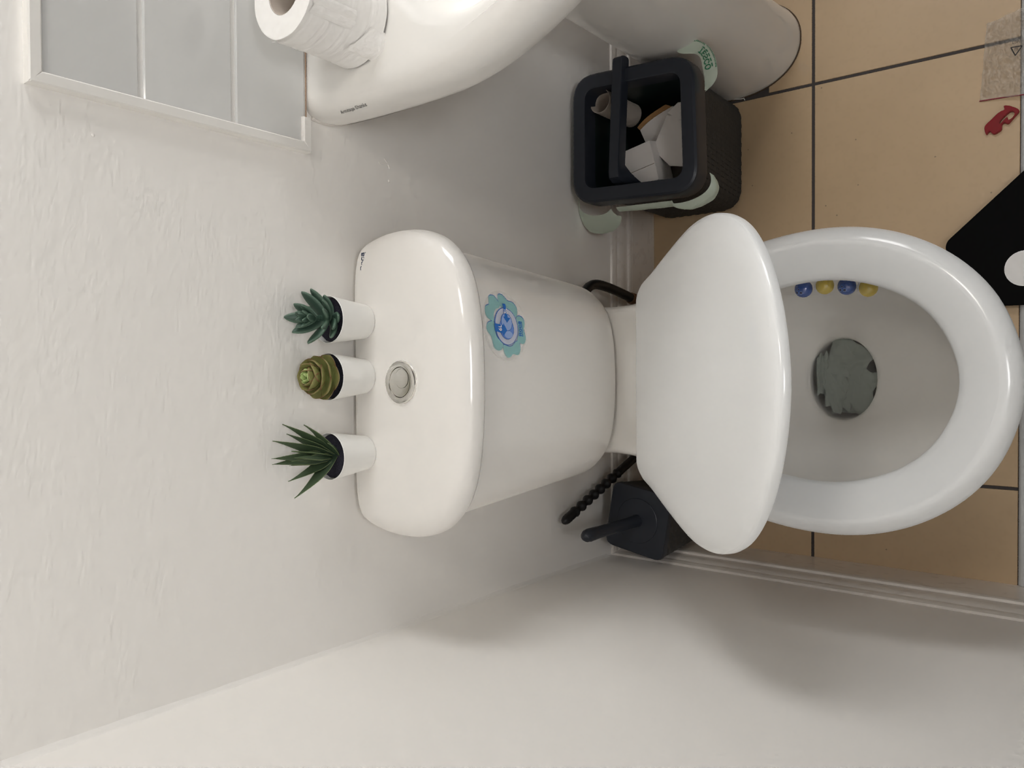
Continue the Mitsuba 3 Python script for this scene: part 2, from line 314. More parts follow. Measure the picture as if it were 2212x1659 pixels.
add('trim_3', mitre([(TX0, TZT), (TX0+w, TZT-w), (RX, TZT-w), (RX, TZT)]), 'm_whitetrim', smooth=False, kind='structure', label='white plastic tile trim along the top of the splashback')
add('trim_4', mitre([(TX0, TZB), (0.648, TZB), (0.648, TZB+w), (TX0+w, TZB+w)]), 'm_whitetrim', smooth=False, kind='structure', label='short stub of white tile trim beside the basin corner')

# ---------------------------------------------------------------- toilet
toi = thing('toilet', 'white close-coupled toilet with its seat cover half lowered', 'toilet')
CX = 0.3325
N = 168
# pan: outside, rim and bowl in one surface
half_top = [(0, -0.668), (0.075, -0.650), (0.135, -0.600), (0.168, -0.535), (0.178, -0.470), (0.172, -0.400), (0.155, -0.330), (0.130, -0.265), (0.114, -0.210), (0.110, -0.140), (0.108, -0.085), (0.095, -0.066), (0, -0.064)]
C0 = np.array([0.0, -0.42])
top = polar(smooth_closed(mirror(half_top), 400), C0, N)
def scaled(o, sx, sy, cy=-0.42): return np.c_[o[:, 0]*sx, (o[:, 1]-cy)*sy+cy]
foot = polar(smooth_closed(mirror([(0, -0.53), (0.07, -0.515), (0.105, -0.45), (0.110, -0.36), (0.105, -0.22), (0.095, -0.13), (0, -0.12)]), 300), C0, N)
def lerp(a, b, t): return a*(1-t)+b*t
def ell(rx, ry, cy, n=N, pw=1.0, cx=0.0):
    a = np.linspace(0, 2*np.pi, n, endpoint=False); return np.c_[cx+rx*np.sign(np.cos(a))*np.abs(np.cos(a))**pw, cy+ry*np.sign(np.sin(a))*np.abs(np.sin(a))**pw]
inner = polar(smooth_closed(mirror([(0, -0.636), (0.075, -0.612), (0.122, -0.555), (0.141, -0.48), (0.134, -0.41), (0.11, -0.35), (0.07, -0.312), (0, -0.300)]), 300), C0, N)
throat = ell(0.060, 0.047, -0.437)
rings = [ring(foot, 0.0), ring(foot, 0.03), ring(scaled(foot, 0.9, 0.94), 0.08), ring(lerp(foot, top, 0.15), 0.18), ring(lerp(foot, top, 0.55), 0.27), ring(lerp(foot, top, 0.88), 0.335),
         ring(top, 0.365), ring(top, 0.388), ring(inset(top, 0.004), 0.396), ring(inset(top, 0.010), 0.400), ring(inset(top, 0.03), 0.401)]
rings += [ring(inset(inner, -0.008), 0.401), ring(inset(inner, -0.002), 0.399), ring(inner, 0.392), ring(inset(inner, -0.004), 0.372), ring(inset(inner, -0.010), 0.355)]
for t, z in ((0.0, 0.335), (0.10, 0.315), (0.27, 0.290), (0.47, 0.265), (0.68, 0.240), (0.84, 0.221), (0.94, 0.210), (0.985, 0.203)):
    rings.append(ring(lerp(inset(inner, -0.006), throat, t), z))
rings += [ring(throat, 0.195), ring(ell(0.058, 0.046, -0.434), 0.17), ring(ell(0.054, 0.046, -0.425), 0.13), ring(ell(0.045, 0.035, -0.415), 0.105)]
pan = loft(rings); pan.apply_translation((CX, 0, 0))
add('pan', pan, 'm_pan', toi, smooth=50)
# cistern
half_lid = [(0, -0.2035), (0.05, -0.2020), (0.095, -0.1965), (0.130, -0.1855), (0.160, -0.1630), (0.178, -0.1330), (0.1850, -0.1000), (0.1850, -0.0660), (0.1800, -0.0390), (0.1660, -0.0175), (0.142, -0.0095), (0.07, -0.0080), (0, -0.0080)]
lid_o = smooth_closed(mirror(half_lid), 220)
ZL = 0.7625
LC = np.array([0, -0.105])
LOP = polar(lid_o, LC, N)
def shr(d):
    o = polar(Polygon(LOP).buffer(-d).exterior.coords[:-1], LC, N); k_ = np.clip((-LOP[:, 1]-0.012)/0.05, 0, 1)[:, None]; k_ = 0.22+0.78*k_*k_*(3-2*k_)
    return LOP + (o-LOP)*k_
tank_o = polar(smooth_closed(mirror([(x*0.935, y*0.88-0.006 if y < -0.1 else y*0.93-0.004) for x, y in half_lid]), 220), LC, N)
def tank_ring(z):
    t = (0.735-z)/0.345; return np.c_[tank_o[:, 0]*(1-0.165*t), (tank_o[:, 1]+0.012)*(1-0.03*t)-0.012]
tr = [ring(tank_ring(z), z) for z in (0.736, 0.70, 0.65, 0.60, 0.55, 0.50, 0.46, 0.435, 0.42)]
o = tank_ring(0.40)
for dd, z in ((0.0015, 0.412), (0.005, 0.4065), (0.012, 0.4025), (0.03, 0.401)):
    tr.append(ring(polar(Polygon(o).buffer(-dd).exterior.coords[:-1], LC, N), z))
tank = loft(tr); tank.apply_translation((CX, 0, 0)); add('tank', tank, 'm_ceramic', toi, smooth=60)
lr = [ring(shr(0.02), 0.7315), ring(shr(0.006), 0.7315), ring(shr(0.0015), 0.7325), ring(LOP, 0.7355), ring(LOP, 0.7425), ring(shr(0.0012), 0.7475), ring(shr(0.0045), 0.7525), ring(shr(0.009), 0.7562), ring(shr(0.015), 0.7588), ring(shr(0.023), 0.7606), ring(shr(0.034), 0.7618), ring(shr(0.055), 0.7625)]
lr += [np.c_[(LOP-LC)*s + LC, np.full(N, 0.7625)] for s in (0.3, 0.1)]
tl = loft(lr); tl.apply_translation((CX, 0, 0))
tlid = add('tank_lid', tl, 'm_ceramic', toi, smooth=60, label='rounded lid on the cistern')
def tank_front(x, z, off=0.0):
    o = tank_ring(z); q = o[o[:, 1] < -0.11]; i = np.argsort(q[:, 0]); return np.interp(x-CX, q[i, 0], q[i, 1]) - off
# dual flush button
bx, by = 0.3345, -0.0975
fb = add('flush_button', lathe([(0.0255, 0.7620), (0.0255, 0.7640), (0.0245, 0.7655), (0.021, 0.7663), (0.0185, 0.7660), (0.0178, 0.7650), (0.0178, 0.7630), (0.0, 0.7630)], 72, (bx, by, 0)), 'm_chrome', toi, smooth=40, label='round chrome dual flush button')
big = Point(0, 0).buffer(0.0172, 48).difference(Point(0.0045, -0.0035).buffer(0.0118, 48))
for g, hgt in ((big, 0.0022), (Point(0.0045, -0.0035).buffer(0.0112, 48).intersection(Point(0, 0).buffer(0.0172, 48)), 0.0027)):
    m = extr(g, hgt); m.apply_translation((bx, by, 0.7632)); add('push_pad', m, 'm_chrome', fb, smooth=30)
# printed name on the lid
def roca(h, mat, o, dx, dy, parent, name):
    m = text('Roca', h, 0.0003, True, 0.0, 1.05); wid = m.bounds[1, 0]
    u1 = box(wid*0.24, wid, -h*0.42, -h*0.30, 0, 0.0003); u2 = box(0, wid*0.22, -h*0.42, -h*0.30, 0, 0.0003)
    return add(name, frame(cat_([m, u1, u2]), o, dx, dy), mat, parent, smooth=False)
roca(0.0066, 'm_ink', (0.4720, -0.0325, 0.76170), (1, 0.01, 0.0), (0.0, 1, 0.10), tlid, 'lettering')
# round flush sticker on the tank
SX, SZ, SR = 0.4020, 0.6690, 0.0425
def on_tank(poly, off):
    """flat print laid on the bowed tank front; poly in metres about the sticker's centre"""
    poly = poly.segmentize(0.003) if hasattr(poly, 'segmentize') else poly
    m = extr(poly, 0.0002); v = m.vertices.copy(); out = []
    for x, y, z in v: out.append((SX+x, tank_front(SX+x, SZ+y, off+z), SZ+y))
    return tm(out, m.faces)
st = add('sticker', on_tank(Point(0, 0).buffer(SR, 48), 0.0002), 'm_stfilm', toi, smooth=False, label='round clear sticker with a blue flower and flush arrows')
# pixel frame of the sticker: 1244 x 1659 view of x 1030..1150, y 620..780; centre about (617, 870), ellipse 485 x 750
def S(px, py): return ((870-py)/752*SR, -(px-617)/487*SR)
def spoly(L, s=True):
    p = np.array([S(*q) for q in L]); return Polygon(smooth_closed(p, 90) if s else p).buffer(0)
petals = [[(400, 235), (450, 245), (500, 310), (535, 400), (535, 470), (450, 520), (400, 590), (370, 700), (365, 790), (300, 770), (235, 720), (200, 620), (205, 540), (235, 475), (300, 440), (318, 350), (335, 270)],
          [(600, 190), (650, 205), (700, 260), (750, 325), (830, 340), (890, 390), (925, 470), (920, 580), (870, 670), (800, 620), (700, 520), (600, 480), (545, 430), (530, 310), (550, 220)],
          [(890, 670), (940, 640), (1000, 655), (1050, 720), (1060, 820), (1030, 920), (1045, 1050), (1050, 1160), (1010, 1240), (930, 1240), (860, 1190), (890, 1050), (890, 850), (870, 720)],
          [(860, 1195), (900, 1240), (915, 1330), (905, 1420), (860, 1490), (790, 1485), (735, 1480), (690, 1530), (630, 1555), (570, 1500), (535, 1400), (530, 1290), (600, 1300), (740, 1290)],
          [(525, 1290), (515, 1340), (460, 1400), (390, 1400), (335, 1350), (305, 1250), (280, 1120), (215, 1020), (192, 930), (215, 850), (290, 800), (360, 800), (370, 950), (430, 1160)]]
for L in petals:
    g = spoly(L)
    add('petal_edge', on_tank(affinity.translate(g, 0.0010, -0.0006), 0.00045), 'm_petaledge', st, smooth=False)
for L in petals: add('petal', on_tank(spoly(L), 0.0007), 'm_petal', st, smooth=False)
def sell(px0, px1, py0, py1, rot=0):
    c = S((px0+px1)/2, (py0+py1)/2); rx = (py1-py0)/2/752*SR; ry = (px1-px0)/2/487*SR
    return affinity.translate(affinity.rotate(affinity.scale(Point(0, 0).buffer(1, 40), rx, ry), rot), *c)
for i, (g, off, mt) in enumerate([(sell(366, 890, 478, 1290), 0.0010, 'm_petaledge'), (sell(384, 874, 494, 1274), 0.0012, 'm_stdisc'), (sell(466, 786, 690, 1166), 0.0014, 'm_petaledge'), (sell(478, 774, 704, 1152), 0.0016, 'm_stmid'),
                                  (sell(505, 755, 600, 985), 0.0018, 'm_petaledge'), (sell(518, 742, 616, 972), 0.0020, 'm_stpale'), (sell(560, 740, 985, 1140), 0.0018, 'm_stpale')]):
    add('button_print', on_tank(g, off), mt, st, smooth=False)
a1 = spoly([(350, 832), (540, 862), (548, 820), (618, 972), (532, 1090), (524, 1040), (350, 1000)], False); a2 = spoly([(592, 392), (655, 400), (660, 690), (715, 706), (632, 806), (566, 682), (596, 672)], False)
for a in (a1, a2): add('arrow', on_tank(a, 0.0022), 'm_arrow', st, smooth=False)
def tank_text(s, h, px, py, mat, off, bold=True, sx=1.0, under=False):
    m = text(s, h, 0.0002, bold, 0, sx); c = S(px, py); wd = m.bounds[1, 0]
    if under: m = cat_([m, box(wd*0.24, wd, -h*0.42, -h*0.28, 0, 0.0002), box(0, wd*0.2, -h*0.42, -h*0.28, 0, 0.0002)])
    v = m.vertices; out = [(SX+c[0]+x, tank_front(SX+c[0]+x, SZ+c[1]+y, off+z), SZ+c[1]+y) for x, y, z in v]
    add('lettering', tm(out, m.faces), mat, st, smooth=False)
tank_text('6L', 0.0054, 490, 1000, 'm_paper', 0.0026, True, 0.9); tank_text('3L', 0.0052, 655, 625, 'm_paper', 0.0026, True, 0.9); tank_text('Roca', 0.0058, 965, 1090, 'm_arrow', 0.0011, True, 1.02, True)
# seat
so = polar(smooth_closed(mirror([(0, -0.687), (0.050, -0.679), (0.098, -0.658), (0.142, -0.618), (0.172, -0.565), (0.1865, -0.50), (0.1850, -0.44), (0.174, -0.38), (0.157, -0.32), (0.140, -0.268), (0.126, -0.246), (0.105, -0.241), (0, -0.241)]), 400), C0, N)
si = polar(smooth_closed(mirror([(0, -0.6235), (0.045, -0.613), (0.085, -0.585), (0.112, -0.54), (0.124, -0.485), (0.119, -0.425), (0.103, -0.37), (0.07, -0.325), (0, -0.308)]), 400), C0, N)
sp = [(0.0, 0.404), (-0.004, 0.409), (0.0, 0.415), (0.05, 0.421), (0.13, 0.4265), (0.22, 0.4295), (0.29, 0.4305), (0.36, 0.4300), (0.50, 0.4275), (0.70, 0.4225), (0.86, 0.418), (0.95, 0.4145), (0.99, 0.4105), (1.0, 0.406), (0.985, 0.4035)]
seat = loft([ring(lerp(so, si, u), z) for u, z in sp], wrap=True); seat.apply_translation((CX, 0, 0))
add('seat', seat, 'm_seat', toi, smooth=60, label='white plastic toilet seat')
# cover, swung about its rear hinges
TH = math.radians(42.2); HP = np.array([CX, -0.222, 0.445]); EL = np.array([0, -math.cos(TH), math.sin(TH)]); EN = np.array([0, math.sin(TH), math.cos(TH)])
LC2 = np.array([0, 0.22])
cov = polar(smooth_closed(mirror([(0, 0.4235), (0.050, 0.4165), (0.092, 0.4010), (0.128, 0.3775), (0.155, 0.3480), (0.174, 0.3060), (0.1815, 0.2600), (0.1785, 0.2150), (0.168, 0.1700), (0.150, 0.1080), (0.137, 0.0620), (0.128, 0.0330), (0.117, 0.0215), (0.095, 0.0190), (0, 0.0190)]), 400), LC2, N)
def cs(d): return polar(Polygon(cov).buffer(-d).exterior.coords[:-1], LC2, N)
cr_ = [(cs(0.05), -0.006), (cs(0.012), -0.006), (cs(0.004), -0.0145), (cs(0.001), -0.0145), (cov, -0.012), (cov, -0.007), (cs(0.002), -0.0035), (cs(0.008), -0.0005), (cs(0.018), 0.0022), (cs(0.028), 0.0036), (cs(0.045), 0.0044), (cs(0.08), 0.0054)]
cr_ += [((cov-LC2)*s+LC2, 0.0060) for s in (0.3, 0.1)]
cm = loft([np.array([HP + EL*l + EN*h + np.array([x, 0, 0]) for x, l in o]) for o, h in cr_])
add('seat_cover', cm, 'm_seat', toi, smooth=50, label='white seat cover tilted half way down')
for x in (CX-0.075, CX+0.075):
    h = add('hinge', lathe([(0.008, -0.02), (0.0095, -0.018), (0.0095, 0.018), (0.008, 0.02)], 24, (x, -0.2430, 0.4350), [1, 0, 0]), 'm_seat', toi)
    add('hinge_post', lathe([(0.009, 0.3995), (0.009, 0.430)], 24, (x, -0.2430, 0)), 'm_seat', h)
# still water and sunk paper in the trap
wt = lathe([(0.0585, 0.0), (0.03, 0.0), (0.0, 0.0)], 48); wt.apply_scale([1, 0.79, 1]); wt.apply_translation((CX, -0.4365, 0.198))
add('water', wt, 'm_glassfilm', toi, smooth=False, label='still water in the trap')
def tissue(o, ax, ay, ex, seed, crease=0.014):
    o, ax, ay = map(np.array, (o, ax, ay)); nn = np.cross(ax, ay); nn = nn/np.linalg.norm(nn)
    def fn(a, b):
        h = (meshkit.fbm(np.array([[a*4+seed, b*4, seed*1.3]]), 3)[0]-0.5)*crease
        e = 1+0.45*(meshkit.noise(np.array([[a*5, b*5, seed+7.0]]))[0]-0.5)
        return o + ax*(a-0.5)*e + ay*(b-0.5)*e + nn*h
    return grid(fn, 22, 22)[0]
for o, ax, ay, s in (((CX-0.016, -0.424, 0.186), (0.060, 0.004, -0.004), (0.006, 0.034, 0.006), 1.0), ((CX-0.020, -0.452, 0.181), (0.066, -0.012, 0.004), (0.010, 0.052, -0.004), 2.2), ((CX+0.028, -0.440, 0.186), (0.050, -0.020, 0.006), (0.022, 0.060, 0.006), 3.7), ((CX+0.010, -0.405, 0.190), (0.060, -0.004, 0.004), (0.000, 0.014, 0.008), 5.1)):
    add('paper_scrap', tissue(o, ax, ay, None, s), 'm_wettissue', toi, smooth=True)
# rim freshener hanging inside the bowl
rb = thing('rim_block', 'toilet rim block of blue and yellow balls hanging under the seat', 'toilet freshener')
bys = [-0.4315, -0.4590, -0.4865, -0.5125]; bxs = [0.4535, 0.4560, 0.4535, 0.4495]
for i, (x, y) in enumerate(zip(bxs, bys)):
    c = np.array([x, y, 0.352])
    bm = trimesh.creation.icosphere(3, 0.0112); bm.apply_translation(c)
    bk = add('ball', bm, 'm_blue' if i % 2 == 0 else 'm_yellow', rb, smooth=True, label='blue ball' if i % 2 == 0 else 'yellow ball')
    if i % 2 == 0:
        vd = EYE - c; vd /= np.linalg.norm(vd)
        for ox, oy in ((-0.0050, 0.0055), (-0.0058, 0.0), (-0.0015, 0.0028)):
            dd = np.array([ox, oy, math.sqrt(max(0.0112**2-ox*ox-oy*oy, 0))]); dn = dd/np.linalg.norm(dd)
            rr_ = 0.0019 if (ox, oy) != (-0.0015, 0.0028) else 0.0011
            add('finger_hole', cat_([lathe([(rr_*1.3, -0.0004), (rr_*1.3, 0.0003), (rr_, 0.0003), (rr_, -0.0004)], 18, c+dn*0.0110, dn)]), 'm_blueline', bk)
            add('finger_hole', lathe([(rr_, -0.0006), (rr_, 0.0002), (0.0, 0.0002)], 18, c+dn*0.0110, dn), 'm_darkblue', bk)
    pod = trimesh.creation.icosphere(3, 0.0134); pod.apply_translation(c); add('pod', pod, 'm_glassfilm', rb, smooth=True, label='clear plastic pod')
add('hanger', tube(smooth_open([(0.4735, -0.470, 0.352), (0.4765, -0.470, 0.378), (0.478, -0.470, 0.396), (0.484, -0.470, 0.4035)], 16), 0.0012, 8), 'm_glassfilm', rb)

# ---------------------------------------------------------------- potted plants on the cistern lid
def pot(parent, x, y, z):
    add('pot', lathe([(0.0185, z+0.0015), (0.0200, z), (0.0212, z+0.0012), (0.0222, z+0.010), (0.0278, z+0.0535), (0.0281, z+0.0550), (0.0276, z+0.0556), (0.0270, z+0.0550), (0.0262, z+0.047), (0.0, z+0.046)], 64, (x, y, 0)), 'm_pot', parent, smooth=40)
    n, V = 24, []
    a = np.linspace(0, 2*np.pi, 48, endpoint=False); rings_ = []
    for q in (1.0, 0.9, 0.7, 0.5, 0.3, 0.1):
        h = np.array([meshkit.fbm(np.array([[math.cos(t)*q*6+x*90, math.sin(t)*q*6, 1.5]]), 3)[0] for t in a])
        rings_.append(np.c_[x+0.0259*q*np.cos(a), y+0.0259*q*np.sin(a), z+0.0495+0.0035*(h-0.5)+0.0015*(1-q)])
    add('soil', loft(rings_, False, True), 'm_soil', parent, smooth=True, label='dark potting grit')
def leaf(base, tip, bend, width, thick, side_hint, wp, ch=0.0, ns=18, nc=8):
    """a leaf along a curved spine; wp(t) width profile; returns mesh and uv (u along, v towards the edge)"""
    base, tip, bend = map(lambda q: np.array(q, float), (base, tip, bend)); t = 1-(1-np.linspace(0, 1, ns))**1.7
    P = np.outer((1-t)**2, base) + np.outer(2*t*(1-t), bend) + np.outer(t*t, tip)
    d = np.outer(2*(1-t)+1e-3, bend-base) + np.outer(2*t+1e-3, tip-bend); d /= np.linalg.norm(d, axis=1)[:, None]
    rings_, uv = [], []
    ang = np.linspace(0, 2*np.pi, 2*nc, endpoint=False)
    for i in range(ns):
        up = np.array(side_hint, float); up -= d[i]*np.dot(up, d[i]); up /= np.linalg.norm(up); s = np.cross(d[i], up)
        w_ = width*wp(t[i])/2 + 1e-5; th = thick*(0.35+0.65*min(1, wp(t[i])))/2 + 1e-5
        c_ = np.cos(ang)*w_; e_ = np.sin(ang)*th*np.sqrt(np.abs(1-0.55*np.cos(ang)**2)) + ch*(c_/max(w_, 1e-6))**2*w_
        rings_.append(P[i] + c_[:, None]*s + e_[:, None]*up); uv += [(t[i], v) for v in np.abs(np.cos(ang))]
    m = loft(rings_); uv += [(0, 0), (1, 1)]
    return m, np.array(uv)
def add_leaf(parent, mat, args):
    m, uv = leaf(*args); add('leaf', m, mat, parent, smooth=True, uv=uv)
PY, PZ = -0.0315, ZL
# 1: dark blue-green fleshy succulent
p1 = thing('potted_succulent', 'dark blue-green fleshy-leaved succulent in a white pot, nearest the basin', 'potted plant', 'small potted succulents on the cistern lid')
X1 = 0.4090; pot(p1, X1, PY, PZ)
add('stem', tube(smooth_open([(X1, PY, PZ+0.047), (X1+0.001, PY-0.001, PZ+0.060), (X1+0.001, PY-0.002, PZ+0.075), (X1, PY-0.001, PZ+0.087)], 12), np.linspace(0.0042, 0.0030, 12), 10), 'm_fle', p1)
fw_ = lambda t: (0.50+0.50*math.sin(math.pi*min(1, 0.10+t*0.80))**0.8)*(1-max(0, (t-0.62)/0.38)**2.6)**0.55 if t < 0.998 else 0.05
def fleaf(tip, zb, w=0.0120, lift=0.25, th=0.0062):
    w *= 1.12
    b = np.array([X1, PY-0.001, PZ+zb]); tip = np.array(tip); dd = tip-b; L = np.linalg.norm(dd)
    bend = b + dd*0.5 - np.array([0, 0, 1])*L*lift
    hint = np.array([0, 0, 1.0]) - 0.9*dd/np.linalg.norm(dd)*max(0.0, dd[2]/L) + np.array([0, -0.15, 0])
    add_leaf(p1, 'm_fle', (b, tip, bend, w, th, hint, fw_, 0.10, 26))
for tip, zb, w in (((0.4405, -0.020, 0.8465), 0.060, 0.0130), ((0.4440, -0.026, 0.8385), 0.056, 0.0120), ((0.4372, -0.034, 0.8255), 0.053, 0.0125), ((0.4255, -0.022, 0.8590), 0.073, 0.0115), ((0.4108, -0.010, 0.8640), 0.075, 0.0120), ((0.3930, -0.020, 0.8600), 0.064, 0.0135), ((0.3805, -0.034, 0.8490), 0.058, 0.0120),
                   ((0.3975, -0.0560, 0.8460), 0.060, 0.0100), ((0.4180, -0.0560, 0.8440), 0.062, 0.0110), ((0.4120, -0.0570, 0.8230), 0.052, 0.0125), ((0.3985, -0.0555, 0.8290), 0.053, 0.0120), ((0.3870, -0.0480, 0.8270), 0.050, 0.0120), ((0.4230, -0.012, 0.8390), 0.058, 0.0110), ((0.4300, -0.0480, 0.8380), 0.056, 0.0115)):
    fleaf(tip, zb, w)
for k in range(9):                       # tight crown
    a = k*2.39996; q = 0.0150*(1-k/13.0); zt = 0.090+0.0030*(k/9.0)
    fleaf((X1+math.cos(a)*q, PY-0.003+math.sin(a)*q, PZ+zt+0.006), 0.074+0.001*k, 0.0092-0.0004*k, 0.10, 0.0046)
# 2: olive rosette
p2 = thing('potted_succulent', 'olive green rosette succulent with reddish leaf rims in a white pot, between the other two', 'potted plant', 'small potted succulents on the cistern lid')
X2 = 0.3415; pot(p2, X2, PY, PZ)
add('stem', tube([(X2, PY, PZ+0.046), (X2, PY, PZ+0.06), (X2, PY, PZ+0.076)], 0.004, 10), 'm_ros', p2)
rp = lambda t: min(1, 0.36+1.12*t**0.85)*(1-max(0, (t-0.66)/0.34)**3.2)**0.62 if t < 0.998 else 0.05
k = 0
for n_, zb, L, w_, el in ((5, 0.0545, 0.0285, 0.0300, 16), (5, 0.0600, 0.0290, 0.0305, 27), (5, 0.0655, 0.0275, 0.0300, 39), (5, 0.0705, 0.0240, 0.0270, 52), (4, 0.0745, 0.0190, 0.0220, 65)):
    for i in range(n_):
        a = k*0.63 + i*2*math.pi/n_ + 0.9; e = math.radians(el + rng.uniform(-4, 4)); L_ = L*rng.uniform(0.95, 1.05)
        b = np.array([X2, PY-0.001, PZ+zb]); h = np.array([math.cos(a), math.sin(a), 0])
        tip = b + L_*(h*math.cos(e)+np.array([0, 0, math.sin(e)])); tip[1] = min(tip[1], -0.003)
        bend = b + L_*0.55*(h*math.cos(e*0.4)+np.array([0, 0, math.sin(e*0.4)-0.10]))
        hint = np.array([0, 0, 1.0])*math.cos(e) - h*math.sin(e)
        add_leaf(p2, 'm_ros', (b, tip, bend, w_, 0.0024, hint, rp, 0.26, 20, 10))
    k += 1
for i in range(7):
    a = i*2.39996; q = 0.0085*(1-i/9); b = np.array([X2, PY-0.001, PZ+0.0775]); h = np.array([math.cos(a), math.sin(a), 0])
    add_leaf(p2, 'm_bud', (b+h*0.001, b+h*q+np.array([0, 0, 0.013+0.0006*i]), b+h*q*1.1+np.array([0, 0, 0.006]), 0.0125-0.0008*i, 0.0026, -h+np.array([0, 0, 0.3]), rp, 0.35, 12, 7))
# 3: spiky one
p3 = thing('potted_succulent', 'dark green spiky aloe-like succulent in a white pot, farthest from the basin', 'potted plant', 'small potted succulents on the cistern lid')
X3 = 0.2470; pot(p3, X3, PY, PZ)
ap = lambda t: 0.66+0.9*t if t < 0.32 else max(0.03, 0.948*(1-((t-0.32)/0.68)**1.35)**1.1)
def aleaf(tip, zb=0.050, w=0.0135, sag=0.10, bx_=0.0, by_=0.0):
    w *= 1.22
    b = np.array([X3+0.001+bx_, PY-0.003+by_, PZ+zb]); tip = np.array(tip); dd = tip-b; L = np.linalg.norm(dd); hz = np.array([dd[0], dd[1], 0])
    bend = b + dd*0.52 - np.array([0, 0, 1])*L*sag + hz*0.08
    hint = np.array([0, 0, 1.0]) - 0.95*dd/L*max(0.0, dd[2]/L) - 0.55*hz/(np.linalg.norm(hz)+1e-6) + np.array([0, -0.35, 0])
    add_leaf(p3, 'm_alo', (b, tip, bend, w, 0.0036, hint, ap, 0.22, 24, 7))
for tip, zb, w, sg in (((0.2880, -0.022, 0.8760), 0.050, 0.0140, 0.12), ((0.2872, -0.040, 0.8600), 0.049, 0.0125, 0.14), ((0.2765, -0.020, 0.8690), 0.053, 0.0115, 0.06), ((0.2700, -0.022, 0.8890), 0.054, 0.0130, 0.08), ((0.2502, -0.022, 0.8905), 0.053, 0.0125, 0.06), ((0.2433, -0.020, 0.8885), 0.052, 0.0130, 0.08),
                       ((0.2228, -0.026, 0.8715), 0.050, 0.0130, 0.12), ((0.2050, -0.038, 0.8720), 0.050, 0.0150, 0.12), ((0.2580, -0.036, 0.8740), 0.056, 0.0100, 0.04), ((0.2510, -0.040, 0.8735), 0.056, 0.0110, 0.05), ((0.2470, -0.0385, 0.8760), 0.057, 0.0090, 0.03), ((0.2655, -0.0530, 0.8370), 0.047, 0.0125, 0.20), ((0.2385, -0.012, 0.8600), 0.050, 0.0110, 0.10), ((0.2620, -0.011, 0.8620), 0.050, 0.0110, 0.10)):
    aleaf(tip, zb, w, sg)

# ---------------------------------------------------------------- basin, pedestal
bas = thing('wash_basin', 'white ceramic hand basin against the grey tiles', 'basin')
BX = 0.923
bo = [(BX-x, y) for x, y in [(0.2730, 0.0), (0.2755, -0.06), (0.2760, -0.12), (0.2750, -0.18), (0.2715, -0.225), (0.2575, -0.285), (0.2370, -0.335), (0.2180, -0.370), (0.170, -0.420), (0.095, -0.453), (0.0, -0.464)]]
bo = smooth_open(bo, 80); bo = np.vstack([bo, np.c_[2*BX-bo[::-1, 0][1:], bo[::-1, 1][1:]]])
bo = np.vstack([bo, np.c_[np.linspace(bo[-1, 0], bo[0, 0], 40)[1:-1], np.zeros(38)]])
BC = np.array([BX, -0.21]); NB = 220
bp = polar(bo, BC, NB)
def bs(s, sy=None): return np.c_[(bp[:, 0]-BX)*s+BX, np.minimum(bp[:, 1]*(sy or s), -0.0005)]
def bell(rx, ry, cy): return ell(rx, ry, cy, NB, 1.0, BX)
br = [ring(bs(0.36, 0.62), 0.60), ring(bs(0.42, 0.64), 0.655), ring(bs(0.60, 0.72), 0.695), ring(bs(0.83, 0.86), 0.728), ring(bs(0.935, 0.935), 0.747), ring(bs(0.975, 0.965), 0.762), ring(bs(0.993, 0.985), 0.778), ring(bs(1.0, 1.0), 0.793), ring(bs(1.0, 1.0), 0.802), ring(bs(0.992, 0.992), 0.812), ring(bs(0.975, 0.976), 0.8195), ring(bs(0.95, 0.955), 0.8240), ring(bs(0.91, 0.925), 0.8262)]
br += [ring(bell(0.232, 0.160, -0.252), 0.8262), ring(bell(0.226, 0.154, -0.252), 0.8252), ring(bell(0.220, 0.148, -0.252), 0.8225), ring(bell(0.212, 0.140, -0.252), 0.8165), ring(bell(0.200, 0.129, -0.252), 0.800), ring(bell(0.186, 0.117, -0.251), 0.775), ring(bell(0.160, 0.098, -0.25), 0.738), ring(bell(0.10, 0.065, -0.25), 0.712), ring(bell(0.03, 0.03, -0.245), 0.704)]
add('bowl', loft(br), 'm_basin', bas, smooth=55)
px_ = lambda rx, ry, z, cy=-0.185: ring(ell(rx, ry, cy, 96, 0.92, 0.930), z)
ped = thing('basin_pedestal', 'white ceramic pedestal holding up the basin behind the waste bin', 'pedestal')
add('column', loft([px_(0.0835, 0.121, 0.0), px_(0.0840, 0.1215, 0.012), px_(0.0820, 0.118, 0.03), px_(0.081, 0.112, 0.10), px_(0.079, 0.108, 0.25), px_(0.079, 0.108, 0.42), px_(0.083, 0.112, 0.55), px_(0.096, 0.120, 0.64), px_(0.10, 0.125, 0.67)]), 'm_pan', bas, smooth=60)
sl = ell(0.0850, 0.1225, -0.185, 96, 0.92, 0.930); sl = np.vstack([sl, sl[:1]])
add('sealant', tube(np.c_[sl, np.full(len(sl), 0.0004)], 0.0011, 6), 'm_dirt', ped, label='grimy brown sealant line round the pedestal foot')
lg = text('Armitage Shanks', 0.0046, 0.0002, False, 0.35, 0.9)
lgw = lg.bounds[1, 0]; lv = lg.vertices.copy(); out = []
for x, y, z in lv:
    yy = -0.0500 - x*(0.0470/lgw); hz = 0.8095 + y + (x/lgw)*0.0010; xx = np.interp(-yy, -bo[:80, 1], bo[:80, 0])
    zz = [0.747, 0.762, 0.778, 0.793, 0.802, 0.812, 0.8195, 0.824]; ss = [0.935, 0.975, 0.993, 1.0, 1.0, 0.992, 0.975, 0.95]
    out.append((BX-(BX-xx)*np.interp(hz, zz, ss)-0.0003-z, yy, hz))
add('lettering', tm(out, lg.faces), 'm_greyink', bas, smooth=False, label='small grey script printed on the basin edge')
